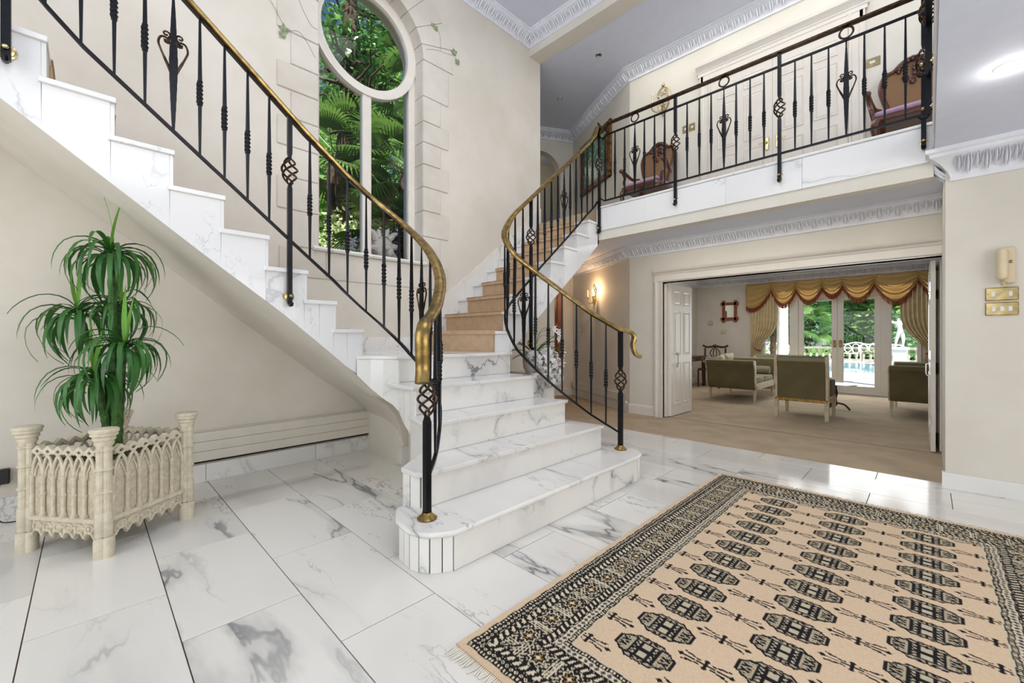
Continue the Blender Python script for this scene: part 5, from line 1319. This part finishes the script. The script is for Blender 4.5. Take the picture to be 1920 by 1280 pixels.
# glass table, console, dining chair, small table
gt = thing('glass_table', 'round glass side table behind the olive armchair', 'table', (9.15, 1.15, 0))
obj('table_top', MB().lathe([(.001, 0), (.30, 0), (.305, .006), (.30, .012), (.001, .012)], (9.15, 1.15, .44), 32), M['table_glass'], gt)
obj('pedestal', MB().lathe([(.02, .07), (.03, .1), (.02, .2), (.035, .3), (.02, .4), (.06, .44)], (9.15, 1.15, 0), 14), M['mahogany'], gt)
for k in range(3):
    a = 2 * PI * k / 3 + .5; obj('foot', MB().tube(catmull([(9.15, 1.15, .12), (9.15 + .12 * math.cos(a), 1.15 + .12 * math.sin(a), .1), (9.15 + .2 * math.cos(a), 1.15 + .2 * math.sin(a), .015)], 5), .016, 6), M['mahogany'], gt)
tag(obj('glass_jar', MB().lathe([(.001, 0), (.03, 0), (.032, .08), (.02, .1), (.001, .1)], (8.98, 1.16, .453), 14), M['blue']), 'small dark blue jar on the round glass table', 'jar')
co = thing('console_table', 'dark mahogany console table with cabriole legs against the left living room wall', 'table', (10.85, 4.35, 0))
obj('table_top', MB().cbox((10.3, 4.1, .76), (11.4, 4.59, .79), .006), M['mahogany'], co)
obj('apron', MB().cbox((10.36, 4.14, .66), (11.34, 4.56, .76), .006), M['mahogany'], co)
for x in (10.4, 11.3):
    for y in (4.18, 4.52):
        obj('leg', MB().tube(catmull([(x, y, .7), (x - .05, y - .03, .58), (x - .02, y, .35), (x + .0, y, .15), (x - .03, y - .01, .03)], 5), [.045] * 5 + [.05, .05, .045, .04, .034] + [.028] * 6 + [.022] * 3 + [.035, .038], 8).ball((x - .035, y - .01, .025), .04, 8, 6, (1, 1, .7)), M['mahogany'], co)
dc = thing('dining_chair', 'dark mahogany dining chair with a pierced carved splat behind the left daybed', 'chair', (11.3, 3.95, 0))
obj('seat', MB().cbox((10.95, 3.68, .42), (11.4, 4.18, .48), .015), M['mahogany'], dc)
for y in (3.68, 4.18):
    obj('rear_post', MB().tube([(11.42, y, 0), (11.40, y, .45), (11.45, y, .98)], .022, 8), M['mahogany'], dc)
    obj('leg', MB().tube([(10.98, y, 0), (10.98, y, .45)], .022, 8), M['mahogany'], dc)
obj('top_rail', MB().tube(catmull([(11.45, 3.62, 1.05), (11.45, 3.72, 1.01), (11.45, 3.85, 1.02), (11.45, 3.93, 1.05), (11.45, 4.01, 1.02), (11.45, 4.14, 1.01), (11.45, 4.24, 1.05)], 5), .028, 8).ball((11.43, 3.93, 1.03), .05, 8, 6, (.5, 1.2, 1)), M['mahogany'], dc)
for k in (-1, -.35, .35, 1): obj('splat', MB().tube(catmull([(11.44, 3.93 + .05 * k, .98), (11.43, 3.93 + .12 * k, .85), (11.42, 3.93 + .05 * k, .7), (11.41, 3.93 + .1 * k, .5)], 5), .013, 6), M['mahogany'], dc)
sm = thing('side_table', 'small reddish wood side table with turned gallery behind the right daybed', 'table', (9.3, -.12, 0))
obj('table_top', MB().cbox((9.05, -.45, .80), (9.55, .0, .83), .005), M['orange_wood'], sm)
obj('shelf', MB().cbox((9.08, -.42, .4), (9.52, -.03, .42), .005), M['orange_wood'], sm)
for x in (9.08, 9.52):
    for y in (-.42, -.03): obj('leg', MB().lathe([(.012, 0), (.018, .1), (.012, .2), (.02, .4), (.01, .5), (.018, .65), (.012, .86), (.02, .9), (.001, .93)], (x, y, 0), 10), M['mahogany'], sm)
tag(obj('trinket_box', MB().lathe([(.001, 0), (.05, 0), (.055, .04), (.04, .07), (.01, .09), (.001, .1)], (9.25, -.08, .83), 12), M['gold_paint']), 'small gilt trinket on the side table at the right', 'ornament')
# things on the living room walls
mi = thing('framed_mirror', 'small square mirror in a notched reddish wood frame left of the curtains', 'mirror', (11.99, 3.74, 2.0))
f = MB()
for (a, b, c, d) in ((3.57, 3.64, 1.66, 2.24), (3.86, 3.93, 1.66, 2.24), (3.53, 3.97, 1.71, 1.79), (3.53, 3.97, 2.11, 2.19)): f.cbox((11.955, a, c), (11.995, b, d), .006)
obj('frame', f, M['orange_wood'], mi); obj('glass', MB().box((11.98, 3.63, 1.78), (11.99, 3.87, 2.12)), M['mirror'], mi)
tag(obj('thermostat', MB().cbox((11.97, 4.18, 1.60), (12, 4.30, 1.71), .008).cbox((11.962, 4.2, 1.62), (11.972, 4.28, 1.69), .004), M['chrome']), 'small square grey thermostat on the living room wall', 'thermostat')
ls = tag(obj('light_switch', MB().cbox((11.985, 3.86, 1.36), (12, 3.98, 1.46), .004).cbox((11.975, 3.9, 1.39), (11.987, 3.94, 1.43), .003), M['plastic']), 'cream light switch below the thermostat and wooden mirror', 'light switch')
tag(obj('wall_picture', MB().cbox((9.6, 4.57, 1.5), (10.1, 4.6, 2.1), .006), M['mahogany']), 'dark framed picture glimpsed on the left living room wall behind the open door leaf', 'picture')
# glazed garden doors
wf = MB()
for a, b in ((.1, .17), (.56, .73), (2.22, 2.40), (2.93, 3.0)): wf.cbox((11.98, a, 0), (12.1, b, 2.25), .006)
wf.cbox((11.97, .09, 2.17), (12.11, 3.01, 2.31), .006); wf.cbox((11.97, .09, -.01), (12.11, 3.01, .035), .004); wf.cbox((12.0, .17, .03), (12.08, .56, .14), .004); wf.cbox((12.0, 2.4, .03), (12.08, 2.93, .14), .004)
w2 = struct('window_2', wf, M['white'], 'white frame of the glazed garden doors', smooth=False)
for a, b in ((.17, .56), (2.4, 2.93)): obj('pane', MB().box((12.035, a, .14), (12.041, b, 2.18)), M['glass'], w2, smooth=False)
for k, (a, b, sd) in enumerate(((1.475, 2.22, 'left'), (.73, 1.47, 'right'))):
    q = MB(); q.cbox((12.0, a, .03), (12.06, a + .105, 2.18), .006); q.cbox((12.0, b - .105, .03), (12.06, b, 2.18), .006); q.cbox((12.003, a + .1, .03), (12.057, b - .1, .17), .003); q.cbox((12.003, a + .1, 2.1), (12.057, b - .1, 2.18), .003)
    g = struct('door_%d' % (7 + k), q, M['white'], sd + ' glazed garden door', smooth=False)
    obj('pane', MB().box((12.03, a + .1, .16), (12.036, b - .1, 2.11)), M['glass'], g, smooth=False)
    yh = a + .052 if k == 0 else b - .052
    obj('door_handle', MB().lathe([(.001, 0), (.028, .004), (.028, .012), (.001, .014)], (11.985, yh, 1.17), 14, 'x').lathe([(.001, 0), (.028, .004), (.028, .012), (.001, .014)], (11.985, yh, 1.06), 14, 'x').cbox((11.985, yh - .028, 1.06), (11.998, yh + .028, 1.17), .003), M['brass'], g)
# curtains: swags with fringe, long drapes with tiebacks
def swag(lab, ya, yb, drop, ends=(0, 0), ztop=2.62):
    """ya left (greater y) .. yb; drop at centre, ends = extra drop at the left/right ends (tails)"""
    m_ = MB(); fr = MB(); nu, nv = 28, 22
    def P(u, v):
        y = ya + (yb - ya) * u
        sag = math.sin(PI * u) ** .8
        lo = drop * sag + ends[0] * (1 - u) ** 1.3 + ends[1] * u ** 1.3 + .06
        hi = .02 * math.sin(PI * u)
        z = ztop - hi - (lo - hi) * v
        fold = .028 * math.sin(v * 26 + 1.5 * math.sin(PI * u)) * (.25 + .75 * sag)
        return (11.86 - .05 * math.sin(PI * v) * (.4 + .6 * sag) + fold - .03 * sag, y, z)
    m_.grid(P, nu, nv)
    t = thing('curtain_swag', lab, 'curtain', P(.5, 0), 0, 'gold swags over the garden doors')
    obj('drape', m_, M['curtain'], t, fixn=False, ang=80, solid=.004)
    for i in range(nu * 2):
        p = Vector(P((i + .5) / nu / 2, 1)); fr.tube([p + Vector((-.008, 0, .015)), p + Vector((-.006, .004 * math.sin(i), -.085))], .0065, 4)
    for i in range(nu): a, b = Vector(P(i / nu, .985)), Vector(P((i + 1) / nu, .985)); fr.tube([a + Vector((-.012, 0, 0)), b + Vector((-.012, 0, 0))], .012, 4, caps=False)
    o = obj('fringe', fr, M['fringe'], t, fixn=False); o['kind'] = 'stuff'
    return t
ys = [3.27, 2.74, 2.24, 1.73, 1.36, .82, .15, -.5]
names = ['leftmost gold swag, a long tail with rust fringe', 'second gold swag from the left over the narrow side light', 'third gold swag from the left over the left glazed door', 'narrow gold swag over the meeting of the garden doors', 'gold swag over the right glazed door, right of the narrow one', 'wide gold swag before the right side light', 'rightmost gold swag, a long tail at the right curtain']
for i, nm in enumerate(names):
    e_ = (.52, .0) if i == 0 else ((0, .62) if i == 6 else (0, 0))
    swag(nm, ys[i] + .05, ys[i + 1] - .05, (.3, .52, .47, .36, .48, .56, .36)[i], e_)
def drape(lab, y0, y1, side):
    m_ = MB()
    def P(u, v):
        z = 2.5 - 2.46 * v; y = y0 + (y1 - y0) * u
        pin = math.exp(-((z - .95) / .38) ** 2); yo = y0 if side > 0 else y1
        free = 1 - .62 * pin if z > .95 else 1 - .62 * math.exp(-((z - .95) / .5) ** 2)
        y = yo + (y - yo) * free
        return (11.9 + .03 * math.sin(u * 2 * PI * 9) - .02, y, z)
    m_.grid(P, 90, 24); t = thing('curtain', lab, 'curtain', (11.9, (y0 + y1) / 2, 1.2))
    obj('drape', m_, M['curtain_pale'], t, fixn=False, ang=80, solid=.004)
    yo, yi = (y0, y0 + (y1 - y0) * .4) if side > 0 else (y1, y1 - (y1 - y0) * .4)
    obj('tieback', MB().tube(catmull([(11.95, yo, 1.14), (11.85, (yo + yi) / 2, .97), (11.84, yi, .93)], 6), .014, 6), M['fringe'], t)
drape('long cream curtain gathered by a tieback at the left of the garden doors', 3.22, 2.62, 1)
drape('long cream curtain gathered by a tieback at the right of the garden doors', .42, -.2, -1)

# ================================================================== GARDEN AT THE POOL
struct('ground', MB().box((12.15, -40, -.3), (80, 60, -.05)), M['grass'], 'garden lawn')
struct('patio', MB().box((12.15, -10, -.1), (31, 20, -.02)).box((12.15, -10, -.1), (16, 20, -.01)), M['paving'], 'pale sunlit paving round the pool')
tag(obj('pool', MB().cbox((19.5, -6, -.05), (27, 9, -.005), .01), M['water']), 'pale blue swimming pool beyond the garden doors', 'pool')
for lab, y in (('white veranda column left of the garden doors', 2.97), ('white veranda column at the right side light', .02)):
    t = thing('column', lab, 'column', (14, y, 0)); c = (14, y, 0)
    obj('base', MB().cbox((13.8, y - .2, -.02), (14.2, y + .2, .12), .01), M['stone_white'], t)
    obj('shaft', MB().lathe([(.16, .1), (.165, .14), (.14, .18), (.14, 1.2), (.125, 3.0)], c, 24), M['stone_white'], t)
    obj('capital', MB().lathe([(.12, 3.0), (.15, 3.05), (.17, 3.1)], c, 24).cbox((13.8, y - .2, 3.1), (14.2, y + .2, 3.2), .01), M['stone_white'], t)
bal = thing('balustrade', 'pale stone balustrade along the far edge of the pool terrace', 'balustrade', (30, 4, 0))
obj('coping', MB().cbox((29.85, -3, .62), (30.15, 14, .74), .01), M['stone_shade'], bal); obj('plinth', MB().cbox((29.85, -3, -.05), (30.15, 14, .08), .01), M['stone_shade'], bal)
bl_ = None
for k in range(56):
    y = -2.85 + k * .3
    if bl_ is None: bl_ = obj('stone_baluster', MB().lathe([(.07, .08), (.05, .14), (.09, .26), (.05, .42), (.045, .5), (.07, .62)], (30, y, 0), 8), M['stone_shade'], bal)
    else: place(bl_, bal, (30, y, .35), name='stone_baluster')
# statue
sx, sy = 27.6, .98
tag(obj('pedestal', MB().cbox((sx - .32, sy - .32, -.02), (sx + .32, sy + .32, .1), .02).cbox((sx - .26, sy - .26, .1), (sx + .26, sy + .26, .68), .02).cbox((sx - .33, sy - .33, .68), (sx + .33, sy + .33, .8), .02), M['stone_white']), 'square white stone pedestal under the statue', 'pedestal')
def skin(name, J, E, mat, par=None):
    me = bpy.data.meshes.new(name); me.from_pydata([j[:3] for j in J], E, []); o = bpy.data.objects.new(name, me); C.objects.link(o)
    o.modifiers.new('k', 'SKIN'); 
    for i, j in enumerate(J): me.skin_vertices[0].data[i].radius = (j[3], j[3] * (j[4] if len(j) > 4 else 1))
    me.skin_vertices[0].data[0].use_root = True
    o.modifiers.new('s', 'SUBSURF').levels = 2; o.modifiers['s'].render_levels = 2; me.materials.append(mat)
    return o
def bl_skin_mesh(o):
    dg = bpy.context.evaluated_depsgraph_get(); e = o.evaluated_get(dg); me = bpy.data.meshes.new_from_object(e); me.polygons.foreach_set('use_smooth', [True] * len(me.polygons)); return me
def SV(u, z, f=0): return (sx + .1 * f - u * .05, sy - u, z)      # u to the picture's right
J = [SV(0, 1.52) + (.13, .8), SV(.0, 1.68) + (.11, .8), SV(-.02, 1.85) + (.15, .75), SV(-.03, 1.98) + (.1,), SV(-.05, 2.06) + (.05,), SV(-.06, 2.13) + (.06,), SV(-.09, 2.20, -.3) + (.075,),
     SV(.09, 1.42) + (.09,), SV(.12, 1.15) + (.065,), SV(.10, .86) + (.04,), SV(.08, .83, -1) + (.035,),
     SV(-.07, 1.42) + (.09,), SV(-.13, 1.15) + (.065,), SV(-.17, .87) + (.04,), SV(-.2, .83, -1) + (.035,),
     SV(.17, 1.95) + (.06,), SV(.34, 1.84) + (.045,), SV(.42, 1.62) + (.035,), SV(.38, 1.52) + (.025,),
     SV(-.2, 1.98) + (.06,), SV(-.36, 2.06) + (.045,), SV(-.5, 2.08) + (.03,)]
E_ = [(0, 1), (1, 2), (2, 3), (3, 4), (4, 5), (5, 6), (0, 7), (7, 8), (8, 9), (9, 10), (0, 11), (11, 12), (12, 13), (13, 14), (3, 15), (15, 16), (16, 17), (17, 18), (3, 19), (19, 20), (20, 21)]
so_ = skin('statue', J, E_, M['stone_white']); tag(so_, 'white stone statue of a turning figure on the square pedestal', 'statue')
# white garden benches
def bench(lab, x, y, ang=0):
    t = thing('garden_bench', lab, 'bench', (x, y, -.02), ang, 'white garden benches by the balustrade', local=True)
    obj('seat', MB().cbox((-.22, -.85, .42), (.22, .85, .46), .01), M['stone_white'], t)
    m_ = MB()
    for k in range(5):
        y0 = -.68 + k * .34; m_.tube([(.2, y0 + .15 * math.cos(a), .7 + (.2 + .05 * (k == 2)) * math.sin(a)) for a in [2 * PI * j / 14 for j in range(14)]], .022, 5, True)
    m_.tube(catmull([(.2, -.88, .5), (.22, -.85, .85), (.22, -.4, .93), (.22, 0, 1.02), (.22, .4, .93), (.22, .85, .85), (.2, .88, .5)], 5), .03, 6); obj('backrest', m_, M['stone_white'], t)
    for y0 in (-.78, .78):
        obj('leg', MB().tube(catmull([(-.2, y0, .64), (-.25, y0, .5), (-.12, y0, .3), (-.22, y0, 0)], 5), .03, 6).tube([(.2, y0, .5), (.22, y0, 0)], .03, 6), M['stone_white'], t)
bench('white ornate garden bench before the balustrade, left of the statue', 28.6, 2.75)
bench('white ornate garden bench beside the fan palm', 27, 6.3, .25)
bench('white ornate garden bench partly hidden by the right door frame', 28.6, 1.75)
# foliage
def cloud(m_, c, rad, n, s, r, hollow=.6, asp=1.6):
    for k in range(n):
        v = Vector((r.gauss(0, 1), r.gauss(0, 1), r.gauss(0, 1))).normalized(); rr = r.uniform(hollow, 1) * (1 + .18 * math.sin(v.x * 7 + v.z * 5))
        p = Vector((c[0] + v.x * rad[0] * rr, c[1] + v.y * rad[1] * rr, c[2] + v.z * rad[2] * rr))
        a = Vector((r.uniform(-1, 1), r.uniform(-1, 1), r.uniform(-.6, .6))).normalized(); b = a.cross(Vector((r.uniform(-1, 1), r.uniform(-1, 1), r.uniform(-1, 1)))).normalized()
        q = s * r.uniform(.6, 1.3)
        m_.v += [p - a * q * asp * .5, p - b * q * .35, p + a * q * asp * .5, p + b * q * .35]; i = len(m_.v); m_.f.append([i - 4, i - 3, i - 2, i - 1]); m_.mi.append(m_.k)
def tree(lab, x, y, z0, h, rad, n, s, mat, seed, trunk=True, kind='tree', nm='garden_tree', grp=None):
    r = random.Random(seed); t = thing(nm, lab, kind, (x, y, z0), 0, grp)
    m_ = MB()
    for k in range(9):
        a = r.uniform(0, 2 * PI); q = r.uniform(.1, .6)
        cloud(m_, (x + rad * q * math.cos(a), y + rad * q * math.sin(a), z0 + h * (.18 + .7 * k / 8)), (rad * .62, rad * .62, h * .2), n // 9, s, r, .5)
    o = obj('foliage', m_, mat, t, fixn=False, smooth=False); o['kind'] = 'stuff'
    if trunk: obj('trunk', MB().tube([(x, y, z0 - .05), (x + .1, y, z0 + h * .4), (x, y + .1, z0 + h * .8)], [.16, .12, .05], 8), M['bark'], t)
    return t
labs = ['dense green tree beyond the pool behind the left veranda column', 'broad green tree beyond the pool behind the fan palm', 'dense green tree beyond the pool left of the door handles', 'bushy tree beyond the pool right of the door handles', 'tall green tree beyond the pool left of the statue', 'dense green tree beyond the pool behind the statue', 'green tree beyond the pool at the right curtain']
for i, (x, y) in enumerate(((27, 11.2), (33, 9.3), (34, 6.6), (33.5, 4.1), (33, 2.0), (33.2, -.3), (34, -3))):
    tree(labs[i], x, y, -.05, 8.0 + (i % 3) * .8, 2.3, 6300, .24, M['leaf_hedge'] if i % 2 else M['leaf_garden'], 20 + i)
tree('low sunlit shrub at the foot of the left curtain outside', 17, 5.2, -.05, 1.3, .9, 1800, .12, M['leaf_hedge'], 41, False, 'shrub', 'garden_shrub')
tree('slim shrub outside left of the left veranda column', 21, 7.2, -.05, 3.8, 1.1, 2700, .16, M['leaf_garden'], 42, True, 'shrub', 'garden_shrub')
def frond_mesh(key, R=.8, nseg=26, spread=2.6, droop=.35):
    if key in BM: return BM[key]
    m_ = MB(); r = random.Random(key)
    for k in range(nseg):
        a = -spread / 2 + spread * k / (nseg - 1); L = R * (.8 + .2 * math.cos(a)) * r.uniform(.92, 1.05); w = R * .034
        P = []
        for j in range(5):
            u = j / 4; rr = .06 * R + L * u; z = -droop * R * max(0, u - .35) ** 2 * 2.2 + .05 * R * math.sin(k * 2.1) * 0
            P.append((rr * math.cos(a), rr * math.sin(a), z))
        b = len(m_.v)
        for j, p in enumerate(P):
            ww = w * (.35, 1, 1, .7, .05)[j]; m_.v += [Vector((p[0] + math.sin(a) * ww, p[1] - math.cos(a) * ww, p[2])), Vector((p[0] - math.sin(a) * ww, p[1] + math.cos(a) * ww, p[2] + .01 * R))]
        for j in range(4): m_.f.append([b + 2 * j, b + 2 * j + 1, b + 2 * j + 3, b + 2 * j + 2])
    m_.tube([(-.9 * R, 0, -.0), (0.08 * R, 0, 0)], .012 * R, 4)
    me = bpy.data.meshes.new('palm_frond'); me.from_pydata(m_.v, [], m_.f); finish(me, M['leaf_palm'], None, False); BM[key] = me; return me
def palm(lab, x, y, z0, zt, n, R, seed, mat=None, lean=0):
    t = thing('fan_palm', lab, 'palm', (x, y, z0)); r = random.Random(seed)
    obj('trunk', MB().tube(catmull([(x, y, z0), (x + lean * .5, y, (z0 + zt) / 2), (x + lean, y, zt)], 8), [.1 + .012 * (i % 2) for i in range(17)], 9), M['bark'], t)
    for k in range(n):
        az = 2.4 * k; el = 1.1 - 1.7 * k / n + r.uniform(-.15, .15); d = Vector((math.cos(az) * math.cos(el), math.sin(az) * math.cos(el), math.sin(el)))
        o = part_at('palm_frond', frond_mesh('f%d' % (k % 3)), t, Vector((x + lean, y, zt)) + d * R * .95)
        o.rotation_euler = (r.uniform(-.4, .4), -el * .8, az); o.scale = (R / .8,) * 3
        if mat: pass
    return t
palm('fan palm beside the pool left of the door handles', 22.5, 4.1, -.05, 1.7, 16, .75, 3)
palm('tall pale fan palm near the left glazed door', 19, 4.35, -.05, 3.1, 16, .8, 4)
palm('fan palm at the right of the statue', 24.5, -.1, -.05, 1.9, 12, .6, 5)

# ================================================================== GARDEN BEHIND THE ARCHED WINDOW
struct('ground_terrace', MB().box((-8, 4.95, 1.8), (5.1, 9, 2.15)).box((-8, 9, 1.8), (16, 20, 2.15)), M['earth'], 'raised garden bed behind the arched window')
palm('fan palm close outside the right light of the arched window', 3.9, 6.5, 2.15, 4.1, 18, .62, 11)
palm('tall fan palm rising behind the round light of the arched window', 4.9, 7.4, 2.15, 6.3, 22, .8, 12)
palm('low fan palm outside the foot of the arched window', 3.5, 6.2, 2.15, 2.9, 14, .5, 13)
palm('fan palm outside the left light of the arched window', 3.1, 7.6, 2.15, 4.4, 16, .7, 14)
tree('bright leafed tree far behind the arched window', 5.6, 12.2, 2.15, 8.5, 2.6, 6000, .2, M['leaf_garden'], 51)
tree('leafy tree behind the palms at the left of the arched window', 3.2, 12.5, 2.15, 6.5, 2.4, 5000, .2, M['leaf_garden'], 52)
tree('dense leafy shrub behind the palms', 4.6, 10.8, 2.15, 4.2, 1.8, 4500, .15, M['leaf_garden'], 53, True, 'shrub', 'garden_shrub')
tree('red leafed shrub behind the low palm', 4.4, 8.3, 2.15, 2.4, .9, 1500, .1, M['leaf_red'], 54, True, 'shrub', 'garden_shrub')
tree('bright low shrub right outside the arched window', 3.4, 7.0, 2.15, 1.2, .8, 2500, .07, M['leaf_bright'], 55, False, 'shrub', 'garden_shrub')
bt = thing('bare_tree', 'dark tangled branches of a bare tree behind the round light', 'tree', (3.3, 7.2, 2.15)); r = random.Random(9)
obj('trunk', MB().tube(catmull([(3.2, 7.2, 2.15), (3.1, 7.2, 4.2), (3.25, 7.2, 5.6), (3.2, 7.2, 8)], 5), .13, 8), M['bark'], bt)
for k in range(46):
    z = r.uniform(4.8, 7.6); a = r.uniform(0, 2 * PI); L = r.uniform(.5, 1.3); p = Vector((3.2, 7.2, z)); P = [tuple(p)]
    for j in range(4): p = p + Vector((math.cos(a) * L / 4, math.sin(a) * L / 4, r.uniform(-.12, .2))); a += r.uniform(-.7, .7); P.append(tuple(p))
    obj('branch', MB().tube(P, [.04, .034, .026, .018, .01], 5), M['bark'], bt)
cl_ = MB(); cloud(cl_, (3.3, 7.2, 6.3), (.9, .8, 1.4), 1500, .07, r, .2); o = obj('foliage', cl_, M['leaf_plant'], bt, fixn=False, smooth=False); o['kind'] = 'stuff'
# carved stone ornament and lilac flowers outside the sill
og = thing('garden_ornament', 'pale carved stone face ornament outside the foot of the arched window', 'ornament', (2.74, 5.16, 2.15))
m_ = MB(); m_.ball((2.74, 5.16, 2.44), .17, 16, 12, (1, .8, .95)).ball((2.68, 5.08, 2.36), .07, 10, 8).ball((2.80, 5.05, 2.37), .06, 10, 8).ball((2.72, 5.0, 2.42), .045, 8, 6)
for (x, z, dx, dz) in ((2.62, 2.54, -.1, .1), (2.82, 2.56, .12, .09), (2.66, 2.58, -.02, .08), (2.76, 2.6, .03, .08), (2.88, 2.46, .08, 0), (2.6, 2.42, -.1, -.02), (2.86, 2.36, .07, -.06)): m_.tube([(x, 5.1, z), (x + dx * .5, 5.06, z + dz * .7), (x + dx, 5.05, z + dz)], [.05, .028, .006], 7)
m_.lathe([(.14, 0), (.12, .06), (.07, .14)], (2.74, 5.16, 2.15), 14)
o = obj('carving', m_, M['stone'], og); dm = o.modifiers.new('d', 'DISPLACE'); tx = bpy.data.textures.new('lump', 'CLOUDS'); tx.noise_scale = .06; dm.texture = tx; dm.strength = .03
for i, (x, y) in enumerate(((2.5, 5.12), (2.96, 5.2), (2.38, 5.3))):
    c_ = MB(); cloud(c_, (x, y, 2.42), (.09, .08, .2), 160, .04, r, .2); t = thing('lilac_flowers', ['lilac flowers outside left of the stone ornament', 'lilac flowers outside right of the stone ornament', 'small lilac flowers at the left light outside'][i], 'flowers', (x, y, 2.15))
    q_ = obj('petals', c_, M['petal_lilac'] if i != 2 else M['petal'], t, fixn=False, smooth=False); q_['kind'] = 'stuff'
    obj('stalk', MB().tube([(x, y, 2.15), (x, y, 2.4)], .006, 5), M['stem'], t)
